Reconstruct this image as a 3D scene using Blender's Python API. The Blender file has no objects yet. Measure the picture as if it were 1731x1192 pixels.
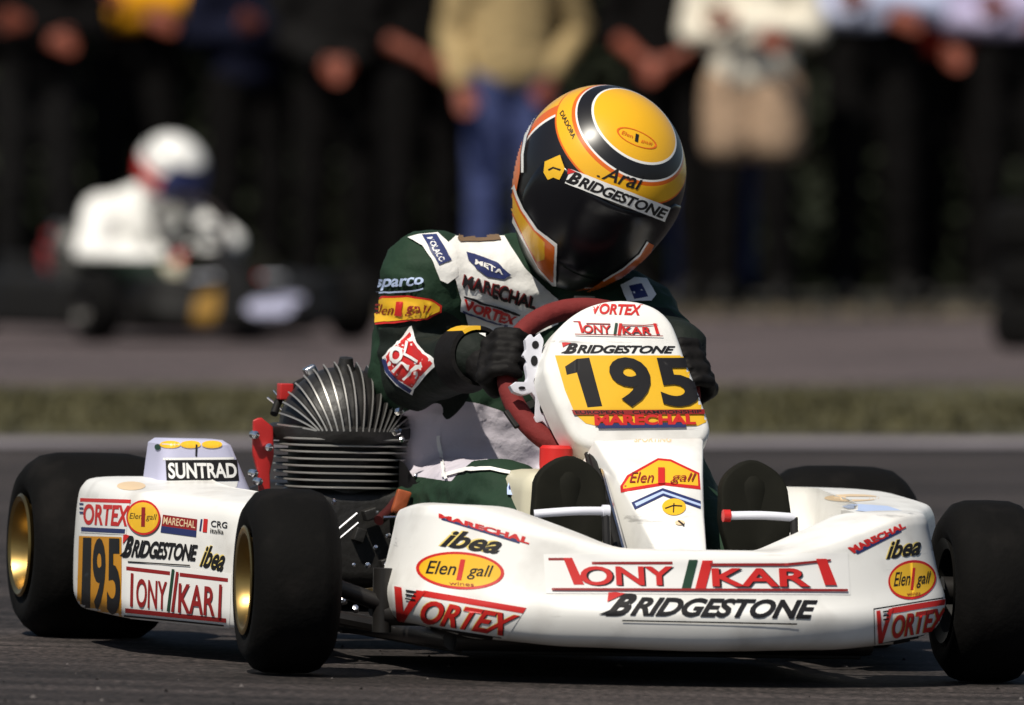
import bpy, bmesh, math, random
from mathutils import Vector, Matrix, noise
from mathutils.bvhtree import BVHTree
random.seed(7)
V = Vector
R = math.radians
scene = bpy.context.scene
COL = scene.collection

# ------------------------------------------------------------------ camera
F = 19150.0                                   # focal length in photo pixels (1731 wide): a long telephoto
PITCH = math.atan(392.0 / F)
CAM = V((0, -16.0, 0.8))
cd = bpy.data.cameras.new('camera')
cd.sensor_width = 36; cd.lens = 36 * F / 1731
cd.clip_start = 0.5; cd.clip_end = 2000
cd.dof.use_dof = True; cd.dof.focus_distance = 16.25; cd.dof.aperture_fstop = 6.6
cam = bpy.data.objects.new('camera', cd); COL.objects.link(cam)
cam.location = CAM; cam.rotation_euler = (R(90) - PITCH, 0, 0)
scene.camera = cam

# ------------------------------------------------------------------ light
SUN_EL, SUN_AZ = 56, -28                      # azimuth from the camera's back, negative = camera left
w = bpy.data.worlds.new('World'); scene.world = w; w.use_nodes = True
nt = w.node_tree
sky = nt.nodes.new('ShaderNodeTexSky'); sky.sky_type = 'NISHITA'; sky.sun_disc = False
sky.sun_elevation = R(SUN_EL); sky.sun_rotation = R(180 - SUN_AZ)
bg = nt.nodes['Background']; bg.inputs['Strength'].default_value = 0.06
nt.links.new(sky.outputs[0], bg.inputs['Color'])
sd = bpy.data.lights.new('sun', 'SUN'); sd.energy = 5.0; sd.angle = R(0.6); sd.color = (1, 0.94, 0.83)
sun = bpy.data.objects.new('sun', sd); COL.objects.link(sun)
az = R(SUN_AZ); el = R(SUN_EL)
sdir = V((math.sin(az) * math.cos(el), -math.cos(az) * math.cos(el), math.sin(el)))   # towards the sun
sun.rotation_euler = (-sdir).to_track_quat('-Z', 'Y').to_euler(); sun.location = (-6, -8, 12)
scene.view_settings.view_transform = 'Standard'; scene.view_settings.look = 'None'
scene.view_settings.exposure = -0.02; scene.view_settings.gamma = 1
scene.cycles.max_bounces = 6

# ------------------------------------------------------------------ pixel helpers (photo pixels)
def ray(px, py):
    d = V(((px - 865.5) / F, 0, 0)) + V((0, math.cos(PITCH), -math.sin(PITCH))) \
        + V((0, math.sin(PITCH), math.cos(PITCH))) * ((596 - py) / F)
    return d.normalized()
def at(px, py, Y):
    d = ray(px, py); return CAM + d * ((Y - CAM.y) / d.y)
def frame(loc, th):                           # x = kart's right, y = its forward, z up; th = yaw from facing the camera
    return Matrix.Translation(loc) @ Matrix.Rotation(math.pi + th, 4, 'Z')
TH = R(14.4)
ROLL = R(1.4)                                 # the track is cambered here
KM = frame(V((0.183, 0, 0)), TH) @ Matrix.Translation((-.5, 0, 0)) @ Matrix.Rotation(-ROLL, 4, 'Y') @ Matrix.Translation((.5, 0, 0))
KI = KM.inverted()
def K(px, py, y, M=None):                     # pixel -> kart-local point on the local plane y
    Mi = KI if M is None else M.inverted()
    o = Mi @ CAM; d = Mi.to_3x3() @ ray(px, py)
    return o + d * ((y - o.y) / d.y)
def KP(px, py, p0, n):
    o = KI @ CAM; d = KI.to_3x3() @ ray(px, py)
    return o + d * ((V(p0) - o).dot(n) / d.dot(n))

# ------------------------------------------------------------------ materials
MATS = {}
def mat(name, col, rough=0.5, metal=0.0, var=0.12, vscale=8.0, bump=0.0, bscale=60.0, coat=0.0, spec=0.5, stain=None, scuff=0.0):
    m = bpy.data.materials.new(name); m.use_nodes = True
    n = m.node_tree.nodes; L = m.node_tree.links; b = n['Principled BSDF']
    tc = n.new('ShaderNodeTexCoord')
    nz = n.new('ShaderNodeTexNoise'); nz.inputs['Scale'].default_value = vscale; nz.inputs['Detail'].default_value = 6
    L.new(tc.outputs['Object'], nz.inputs['Vector'])
    mx = n.new('ShaderNodeMix'); mx.data_type = 'RGBA'
    c = V(col[:3])
    mx.inputs[6].default_value = (*(c * (1 - var)), 1); mx.inputs[7].default_value = (*[min(1, q) for q in c * (1 + var)], 1)
    L.new(nz.outputs['Fac'], mx.inputs[0]); last = mx.outputs[2]
    if stain:                                 # (colour, amount, scale): blotches of dirt and rubber
        s2 = n.new('ShaderNodeTexNoise'); s2.inputs['Scale'].default_value = stain[2]; s2.inputs['Detail'].default_value = 8
        L.new(tc.outputs['Object'], s2.inputs['Vector'])
        rp = n.new('ShaderNodeValToRGB'); rp.color_ramp.elements[0].position = 0.5; rp.color_ramp.elements[1].position = 0.75
        rp.color_ramp.elements[1].color = (stain[1],) * 3 + (1,)
        L.new(s2.outputs['Fac'], rp.inputs[0])
        m2 = n.new('ShaderNodeMix'); m2.data_type = 'RGBA'; L.new(rp.outputs[0], m2.inputs[0])
        L.new(last, m2.inputs[6]); m2.inputs[7].default_value = (*stain[0], 1); last = m2.outputs[2]
    if scuff:                                 # thin drawn-out rubber scuffs and scratches
        mp = n.new('ShaderNodeMapping'); mp.inputs['Rotation'].default_value = (.3, .2, .5); mp.inputs['Scale'].default_value = (5, 5, 46); L.new(tc.outputs['Object'], mp.inputs[0])
        s3 = n.new('ShaderNodeTexNoise'); s3.inputs['Scale'].default_value = 1.3; s3.inputs['Detail'].default_value = 9; s3.inputs['Roughness'].default_value = .65; L.new(mp.outputs[0], s3.inputs[0])
        r3 = n.new('ShaderNodeValToRGB'); r3.color_ramp.elements[0].position = 0.625; r3.color_ramp.elements[1].position = 0.70; r3.color_ramp.elements[1].color = (scuff,) * 3 + (1,); L.new(s3.outputs[0], r3.inputs[0])
        m3 = n.new('ShaderNodeMix'); m3.data_type = 'RGBA'; L.new(r3.outputs[0], m3.inputs[0]); L.new(last, m3.inputs[6]); m3.inputs[7].default_value = (.10, .09, .085, 1); last = m3.outputs[2]
    L.new(last, b.inputs['Base Color'])
    b.inputs['Roughness'].default_value = rough; b.inputs['Metallic'].default_value = metal
    b.inputs['Coat Weight'].default_value = coat; b.inputs['Specular IOR Level'].default_value = spec
    if bump:
        bz = n.new('ShaderNodeTexNoise'); bz.inputs['Scale'].default_value = bscale; bz.inputs['Detail'].default_value = 5
        L.new(tc.outputs['Object'], bz.inputs['Vector'])
        bp = n.new('ShaderNodeBump'); bp.inputs['Strength'].default_value = bump; bp.inputs['Distance'].default_value = 0.01
        L.new(bz.outputs['Fac'], bp.inputs['Height']); L.new(bp.outputs[0], b.inputs['Normal'])
    MATS[name] = m; return m
DIRT = (0.16, 0.12, 0.085)
mat('white plastic', (0.82, 0.81, 0.78), 0.40, var=0.04, coat=0.08, bump=0.05, bscale=9, stain=(DIRT, 0.34, 11), scuff=0.5)
mat('white cloth', (0.78, 0.77, 0.74), 0.8, var=0.06, bump=0.35, bscale=35)
mat('grey cloth', (0.42, 0.40, 0.45), 0.62, var=0.12, vscale=14, bump=0.5, bscale=22)
mat('green cloth', (0.013, 0.034, 0.018), 0.75, var=0.25, vscale=20, bump=0.5, bscale=30, spec=0.25)
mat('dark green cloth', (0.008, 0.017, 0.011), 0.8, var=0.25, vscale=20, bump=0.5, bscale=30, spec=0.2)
mat('black leather', (0.006, 0.0052, 0.005), 0.7, var=0.3, bump=0.3, bscale=40, spec=0.18)
mat('black', (0.007, 0.0065, 0.006), 0.6, var=0.3, spec=0.25)
mat('rubber', (0.0035, 0.0032, 0.0030), 0.85, var=0.6, vscale=10, bump=0.10, bscale=120, spec=0.12, stain=((.014, .012, .011), .5, 16))
mat('sole', (0.009, 0.0088, 0.006), 0.8, var=0.4, vscale=30, bump=0.05, bscale=30, spec=0.12)
mat('dark metal', (0.022, 0.020, 0.019), 0.42, metal=0.4, var=0.4, vscale=30)
mat('engine black', (0.014, 0.013, 0.012), 0.5, var=0.4, vscale=30, bump=0.2)
mat('fin edge', (0.36, 0.35, 0.33), 0.42, metal=0.6, var=0.25, vscale=40)
mat('chrome', (0.75, 0.74, 0.76), 0.2, metal=1.0, var=0.1)
mat('white enamel', (0.75, 0.75, 0.82), 0.35, var=0.05)
mat('gold', (0.34, 0.23, 0.08), 0.36, metal=1.0, var=0.25, vscale=20)
mat('rust orange', (0.32, 0.07, 0.02), 0.6, var=0.5, vscale=60)
mat('red suede', (0.15, 0.010, 0.009), 0.85, var=0.2, vscale=30, bump=0.3)
mat('red paint', (0.42, 0.018, 0.016), 0.4, var=0.2, vscale=30)
mat('red', (0.56, 0.018, 0.015), 0.45, var=0.05)
mat('dark red', (0.26, 0.012, 0.012), 0.5, var=0.1)
mat('hose', (0.05, 0.006, 0.006), 0.5, var=0.2)
mat('dark suede', (0.02, 0.012, 0.012), 0.85, var=0.2)
mat('ink', (0.012, 0.011, 0.012), 0.5, var=0.1, spec=0.3)
mat('ink green', (0.010, 0.045, 0.022), 0.5, var=0.1)
mat('navy', (0.02, 0.03, 0.12), 0.5, var=0.1)
mat('blue', (0.10, 0.14, 0.42), 0.5, var=0.1)
mat('pale blue', (0.45, 0.55, 0.78), 0.5, var=0.1)
mat('yellow', (0.80, 0.46, 0.022), 0.38, var=0.05, coat=0.1)
mat('pale yellow', (0.80, 0.62, 0.18), 0.4, var=0.05)
mat('peach', (0.78, 0.58, 0.36), 0.4, var=0.05)
mat('orange', (0.66, 0.16, 0.012), 0.35, var=0.1)
mat('sticker white', (0.82, 0.81, 0.79), 0.4, var=0.02)
mat('lavender', (0.50, 0.50, 0.66), 0.5, var=0.08)
mat('tank plastic', (0.60, 0.56, 0.42), 0.4, var=0.1)
mat('seat grey', (0.012, 0.011, 0.012), 0.45, var=0.15)
mat('brown cloth', (0.16, 0.10, 0.055), 0.8, var=0.2)
mat('visor', (0.006, 0.006, 0.008), 0.24, var=0.1, spec=0.35)
mat('helmet black', (0.010, 0.009, 0.010), 0.33, var=0.1, coat=0.05)
mat('helmet yellow', (0.80, 0.42, 0.014), 0.26, var=0.03, coat=0.35)
mat('helmet orange', (0.68, 0.13, 0.010), 0.25, var=0.06, coat=0.3)
mat('helmet white', (0.80, 0.79, 0.76), 0.25, var=0.02, coat=0.3)
mat('number amber', (0.62, 0.27, 0.012), 0.4, var=0.08)

def zone_mat(name, base, zones):              # base cloth recoloured in zones with smooth edges (attribute > 0)
    m = MATS[base].copy(); m.name = name; MATS[name] = m
    n = m.node_tree.nodes; L = m.node_tree.links; b = n['Principled BSDF']
    src = b.inputs['Base Color'].links[0].from_socket
    for zn, col in zones:
        a = n.new('ShaderNodeAttribute'); a.attribute_name = zn
        g = n.new('ShaderNodeMath'); g.operation = 'GREATER_THAN'; g.inputs[1].default_value = 0; L.new(a.outputs['Fac'], g.inputs[0])
        x = n.new('ShaderNodeMix'); x.data_type = 'RGBA'; L.new(g.outputs[0], x.inputs[0]); L.new(src, x.inputs[6]); x.inputs[7].default_value = (*col, 1); src = x.outputs[2]
    L.new(src, b.inputs['Base Color'])
# ------------------------------------------------------------------ objects
ROOTM = {}
def tag(o, label=None, cat=None, group=None, kind=None):
    for k, v in (('label', label), ('category', cat), ('group', group), ('kind', kind)):
        if v: o[k] = v
    return o
def empty(name, M):
    o = bpy.data.objects.new(name, None); COL.objects.link(o); o.matrix_world = M
    o.empty_display_size = 0.2; ROOTM[o.name] = M.copy(); return o
def rootm(o):
    while o is not None:
        if o.name in ROOTM: return ROOTM[o.name]
        o = o.parent
    return Matrix.Identity(4)
def link_mesh(name, me, parent):
    o = bpy.data.objects.new(name, me); COL.objects.link(o); o.parent = parent; return o
class MB:
    def __init__(s): s.v = []; s.f = []; s.m = []
    def add(s, vs, fs, m=0):
        o = len(s.v); s.v += [V(p) for p in vs]; s.f += [[o + i for i in f] for f in fs]
        s.m += [m] * len(fs) if isinstance(m, int) else m
    def grid(s, rows, m=0, close_u=False, close_v=False, capr=False):
        nr, nc = len(rows), len(rows[0]); fs = []
        for i in range(nr if close_v else nr - 1):
            for j in range(nc if close_u else nc - 1):
                fs.append([i * nc + j, i * nc + (j + 1) % nc, (i + 1) % nr * nc + (j + 1) % nc, (i + 1) % nr * nc + j])
        if capr:
            fs.append(list(range(nc))[::-1]); fs.append([(nr - 1) * nc + j for j in range(nc)])
        s.add([p for r in rows for p in r], fs, m)
    def box(s, c, h, M=None, m=0, bev=0.0):
        bm = bmesh.new(); bmesh.ops.create_cube(bm, size=2)
        for v in bm.verts: v.co = V((v.co.x * h[0], v.co.y * h[1], v.co.z * h[2]))
        if bev: bmesh.ops.bevel(bm, geom=bm.edges[:], offset=bev, segments=3, affect='EDGES', profile=0.6)
        bm.verts.index_update()
        M = M or Matrix.Identity(3)
        s.add([V(c) + M @ v.co for v in bm.verts], [[v.index for v in f.verts] for f in bm.faces], m); bm.free()
    def tube(s, pts, r, n=10, m=0, cap=True, smooth=0):
        pts = [V(p) for p in pts]
        if smooth:
            out = []
            for i in range(len(pts) - 1):
                p0, p1, p2, p3 = pts[max(0, i - 1)], pts[i], pts[i + 1], pts[min(len(pts) - 1, i + 2)]
                for k in range(smooth):
                    t = k / smooth
                    out.append(0.5 * ((2 * p1) + (p2 - p0) * t + (2 * p0 - 5 * p1 + 4 * p2 - p3) * t * t + (3 * p1 - p0 - 3 * p2 + p3) * t ** 3))
            pts = out + [pts[-1]]
        rs = r if isinstance(r, (list, tuple)) else [r] * len(pts)
        if len(rs) != len(pts): rs = [rs[min(len(rs) - 1, int(i * (len(rs) - 1) / (len(pts) - 1) + .5))] for i in range(len(pts))]
        rows = []; up = None
        for i, p in enumerate(pts):
            d = (pts[min(i + 1, len(pts) - 1)] - pts[max(i - 1, 0)]).normalized()
            if up is None: up = d.orthogonal().normalized()
            a = (up - d * up.dot(d)).normalized(); up = a; b = d.cross(a)
            rows.append([p + (a * math.cos(2 * math.pi * j / n) + b * math.sin(2 * math.pi * j / n)) * rs[i] for j in range(n)])
        s.grid(rows, m, close_u=True, capr=cap)
    def lathe(s, prof, o, ax, n=40, m=0):     # prof: (r, along)
        ax = V(ax).normalized(); a = ax.orthogonal().normalized(); b = ax.cross(a)
        s.grid([[V(o) + ax * h + (a * math.cos(2 * math.pi * j / n) + b * math.sin(2 * math.pi * j / n)) * r for j in range(n)] for r, h in prof], m, close_u=True)
    def build(s, name, mats, parent=None, frame=None, smooth=True, sharp=40):
        rm = rootm(parent); M = rm.inverted() @ (frame if frame is not None else KM)
        me = bpy.data.meshes.new(name); me.from_pydata([M @ p for p in s.v], [], s.f)
        if not isinstance(mats, (list, tuple)): mats = [mats]
        for q in mats: me.materials.append(MATS[q])
        for p, k in zip(me.polygons, s.m): p.material_index = k; p.use_smooth = smooth
        bm = bmesh.new(); bm.from_mesh(me); bmesh.ops.recalc_face_normals(bm, faces=bm.faces[:]); bm.to_mesh(me); bm.free()
        me.update()
        if smooth: me.set_sharp_from_angle(angle=R(sharp))
        return link_mesh(name, me, parent)
def caps_into(mb, caps, n=14):
    for p0, r0, p1, r1 in caps:
        p0, p1 = V(p0), V(p1); d = p1 - p0; L = d.length
        d = d.normalized() if L > 1e-6 else V((0, 0, 1))
        prof = [(r0 * math.sin(a), -r0 * math.cos(a)) for a in [0.02, .4, .8, 1.2, 1.5708]] + [(r1 * math.cos(a), L + r1 * math.sin(a)) for a in [0, .4, .8, 1.2, 1.55]]
        a = d.orthogonal().normalized(); b = d.cross(a)
        mb.grid([[p0 + d * h + (a * math.cos(2 * math.pi * j / n) + b * math.sin(2 * math.pi * j / n)) * r for j in range(n)] for r, h in prof], close_u=True, capr=True)
def blob(name, caps, mats, parent, voxel=0.008, smooth=6, fr=None, wrinkle=0.0, wscale=14.0, matfn=None, zones=None):
    """capsules fused into one continuous skin"""
    mb = MB(); caps_into(mb, caps)
    rm = rootm(parent); M = rm.inverted() @ (fr if fr is not None else KM)
    me = bpy.data.meshes.new('tmp'); me.from_pydata([M @ p for p in mb.v], [], mb.f)
    bm = bmesh.new(); bm.from_mesh(me); bmesh.ops.recalc_face_normals(bm, faces=bm.faces[:]); bm.to_mesh(me); bm.free()
    t = bpy.data.objects.new('tmp', me); COL.objects.link(t)
    r = t.modifiers.new('r', 'REMESH'); r.mode = 'VOXEL'; r.voxel_size = voxel; r.use_smooth_shade = True
    if smooth:
        sm = t.modifiers.new('s', 'SMOOTH'); sm.iterations = smooth; sm.factor = 0.5
    dg = bpy.context.evaluated_depsgraph_get(); dg.update()
    res = bpy.data.meshes.new_from_object(t.evaluated_get(dg)); res.name = name
    bpy.data.objects.remove(t); bpy.data.meshes.remove(me)
    if wrinkle:
        ns = [v.normal.copy() for v in res.vertices]
        for v, nn in zip(res.vertices, ns):
            q = v.co * wscale
            h = noise.fractal(V((q.x, q.y, q.z * 1.6)), 0.9, 2.2, 4)
            h2 = 1 - abs(noise.noise(V((q.x * 1.3 + 5, q.y * 1.3, q.z * 2.6)))) * 2.2
            v.co += nn * wrinkle * (0.5 * h + 0.6 * h2 - 0.3)
    res.materials.clear()
    for q in (mats if isinstance(mats, (list, tuple)) else [mats]): res.materials.append(MATS[q])
    Mi = M.inverted()
    for p in res.polygons:
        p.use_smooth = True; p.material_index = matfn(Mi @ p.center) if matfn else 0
    for zn, zf in (zones or {}).items():
        at_ = res.attributes.new(zn, 'FLOAT', 'POINT')
        at_.data.foreach_set('value', [zf(Mi @ v.co) for v in res.vertices])
    res.update()
    return link_mesh(name, res, parent)
def lerp(a, b, t): return a + (b - a) * t
def interp(tab, x):                           # smooth table lookup
    if x <= tab[0][0]: return tab[0][1]
    for (x0, y0), (x1, y1) in zip(tab, tab[1:]):
        if x <= x1:
            t = (x - x0) / (x1 - x0); t = t * t * (3 - 2 * t); return y0 + (y1 - y0) * t
    return tab[-1][1]
def catmull(pts, k):
    pts = [V(p) for p in pts]; out = []
    for i in range(len(pts) - 1):
        p0, p1, p2, p3 = pts[max(0, i - 1)], pts[i], pts[i + 1], pts[min(len(pts) - 1, i + 2)]
        for j in range(k):
            t = j / k
            out.append(0.5 * ((2 * p1) + (p2 - p0) * t + (2 * p0 - 5 * p1 + 4 * p2 - p3) * t * t + (3 * p1 - p0 - 3 * p2 + p3) * t ** 3))
    return out + [pts[-1]]
def resample(pts, n, closed=False):
    pts = [V(p) for p in pts]
    if closed: pts = pts + [pts[0]]
    L = [0]
    for a, b in zip(pts, pts[1:]): L.append(L[-1] + (b - a).length)
    out = []; j = 0
    for i in range(n):
        t = L[-1] * i / (n if closed else n - 1)
        while j < len(pts) - 2 and L[j + 1] < t: j += 1
        out.append(pts[j].lerp(pts[j + 1], (t - L[j]) / max(1e-9, L[j + 1] - L[j])))
    return out
def pillow(mb, outline, n, depth, edge=0.01, bulge=0.01, m=0, m_side=0, taper=0.0):
    """a moulded plate: rounded rim, slightly domed face, sides of real depth"""
    n = V(n).normalized(); c = sum(outline, V((0, 0, 0))) / len(outline)
    rows = [[p - n * depth + (c - p) * taper for p in outline], [p - n * edge for p in outline]]
    for k in (1, 2, 3):
        a = k / 3 * math.pi / 2
        rows.append([p + (c - p).normalized() * edge * (1 - math.cos(a)) - n * edge * (1 - math.sin(a)) for p in outline])
    last = rows[-1]
    for q in (0.85, 0.7, 0.5, 0.3, 0.1): rows.append([c + (p - c) * q + n * bulge * (1 - q * q) for p in last])
    mb.grid(rows, m, close_u=True)
    nn = len(outline); o = len(mb.v)
    mb.add([c + n * bulge], [], m)
    base = o - nn
    mb.f += [[base + j, base + (j + 1) % nn, o] for j in range(nn)]; mb.m += [m] * nn
    b0 = o - nn * len(rows)
    mb.f.append([b0 + j for j in range(nn)]); mb.m.append(m_side)

# ------------------------------------------------------------------ stickers and lettering laid onto a real surface
def sh_rect(u0, v0, u1, v1): return [(u0, v0), (u1, v0), (u1, v1), (u0, v1)], [[0, 1, 2, 3]]
def sh_poly(pts): return list(pts), [list(range(len(pts)))]
def sh_ell(u, v, ru, rv, n=40): return sh_poly([(u + ru * math.cos(2 * math.pi * i / n), v + rv * math.sin(2 * math.pi * i / n)) for i in range(n)])
def sh_ring(u, v, ru, rv, k, n=44):
    P = [(u + ru * q * math.cos(2 * math.pi * i / n), v + rv * q * math.sin(2 * math.pi * i / n)) for q in (1, k) for i in range(n)]
    return P, [[i, (i + 1) % n, n + (i + 1) % n, n + i] for i in range(n)]
def sh_stroke(pts, wd, asp=1.0):              # asp = box width / height so strokes keep an even width
    P = []; Fc = []; L = [V((p[0] * asp, p[1])) for p in pts]
    for i in range(len(L)):
        d = (L[min(i + 1, len(L) - 1)] - L[max(i - 1, 0)]).normalized(); nn = V((-d.y, d.x)) * wd / 2
        P += [((L[i] + nn).x / asp, (L[i] + nn).y), ((L[i] - nn).x / asp, (L[i] - nn).y)]
        if i: Fc.append([2 * i - 2, 2 * i - 1, 2 * i + 1, 2 * i])
    return P, Fc
TEXTC = {}
def sh_text(txt, box, bold=0.0, shear=0.0, space=1.0):
    key = (txt, bold, shear, space)
    if key not in TEXTC:
        cu = bpy.data.curves.new('t', 'FONT'); cu.body = txt; cu.size = 1; cu.offset = bold; cu.shear = shear
        cu.space_character = space; cu.fill_mode = 'FRONT'; cu.resolution_u = 4
        o = bpy.data.objects.new('t', cu); COL.objects.link(o)
        dg = bpy.context.evaluated_depsgraph_get(); dg.update()
        me = o.evaluated_get(dg).to_mesh()
        vs = [(v.co.x, v.co.y) for v in me.vertices]; fs = [list(p.vertices) for p in me.polygons]
        bpy.data.objects.remove(o); bpy.data.curves.remove(cu)
        xs = [p[0] for p in vs]; ys = [p[1] for p in vs]
        x0, x1, y0, y1 = min(xs), max(xs), min(ys), max(ys)
        TEXTC[key] = ([((x - x0) / (x1 - x0), (y - y0) / (y1 - y0)) for x, y in vs], fs)
    vs, fs = TEXTC[key]; u0, v0, u1, v1 = box
    return [(u0 + x * (u1 - u0), v0 + y * (v1 - v0)) for x, y in vs], fs
BVH = {}
def bvh_of(o):
    if o.name not in BVH:
        M = rootm(o); me = o.data
        BVH[o.name] = BVHTree.FromPolygons([M @ v.co for v in me.vertices], [list(p.vertices) for p in me.polygons])
    return BVH[o.name]
def decal(part, name, quad, layers, off=0.0006, step=0.00018, cell=5.0, label=None):
    """quad: the sticker's corners top-left, top-right, bottom-right, bottom-left as seen; each layer (shape, material) is laid on the part's own surface"""
    tl, tr, br, bl = [V(q) for q in quad]
    wpx = max((tr - tl).length, (br - bl).length); hpx = max((bl - tl).length, (br - tr).length)
    nu = max(1, int(wpx / cell)); nv = max(1, int(hpx / cell))
    tree = bvh_of(part); Mi = rootm(part).inverted(); Mr = Mi.to_3x3()
    mats = []; V3 = []; F3 = []; MI = []
    for li, (shape, mt) in enumerate(layers):
        vs, fs = shape
        bm = bmesh.new(); bv = [bm.verts.new((x, y, 0)) for x, y in vs]
        for f in fs:
            try: bm.faces.new([bv[i] for i in f])
            except ValueError: pass
        bmesh.ops.triangulate(bm, faces=bm.faces[:])
        for k in range(1, nu):
            bmesh.ops.bisect_plane(bm, geom=bm.verts[:] + bm.edges[:] + bm.faces[:], plane_co=(k / nu, 0, 0), plane_no=(1, 0, 0))
        for k in range(1, nv):
            bmesh.ops.bisect_plane(bm, geom=bm.verts[:] + bm.edges[:] + bm.faces[:], plane_co=(0, k / nv, 0), plane_no=(0, 1, 0))
        bm.verts.index_update(); base = len(V3); ok = []
        for v in bm.verts:
            u, t = v.co.x, v.co.y
            p = (bl * (1 - u) + br * u) * (1 - t) + (tl * (1 - u) + tr * u) * t
            d = ray(p.x, p.y)
            hit, nn, _, _ = tree.ray_cast(CAM, d, 60)
            if hit is None: ok.append(False); V3.append(V((0, 0, 0))); continue
            if nn.dot(d) > 0: nn = -nn
            V3.append(Mi @ (hit + nn * (off + step * li))); ok.append(True)
        if mt not in mats: mats.append(mt)
        for f in bm.faces:
            ix = [v.index for v in f.verts]
            if all(ok[i] for i in ix):
                q = [V3[base + i] for i in ix]
                if max((q[i] - q[i - 1]).length for i in range(len(q))) < 0.06:
                    F3.append([base + i for i in ix]); MI.append(mats.index(mt))
        bm.free()
    me = bpy.data.meshes.new(name); me.from_pydata(V3, [], F3)
    for q in mats: me.materials.append(MATS[q])
    for p, k in zip(me.polygons, MI): p.material_index = k; p.use_smooth = True
    bm = bmesh.new(); bm.from_mesh(me)
    bmesh.ops.delete(bm, geom=[v for v in bm.verts if not v.link_faces], context='VERTS')
    # face the outside
    cl = Mi @ CAM
    for f in bm.faces:
        if f.normal.dot(cl - f.calc_center_median()) < 0: f.normal_flip()
    bm.to_mesh(me); bm.free(); me.update()
    o = link_mesh(name, me, part)
    if label: o['label'] = label
    return o

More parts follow.
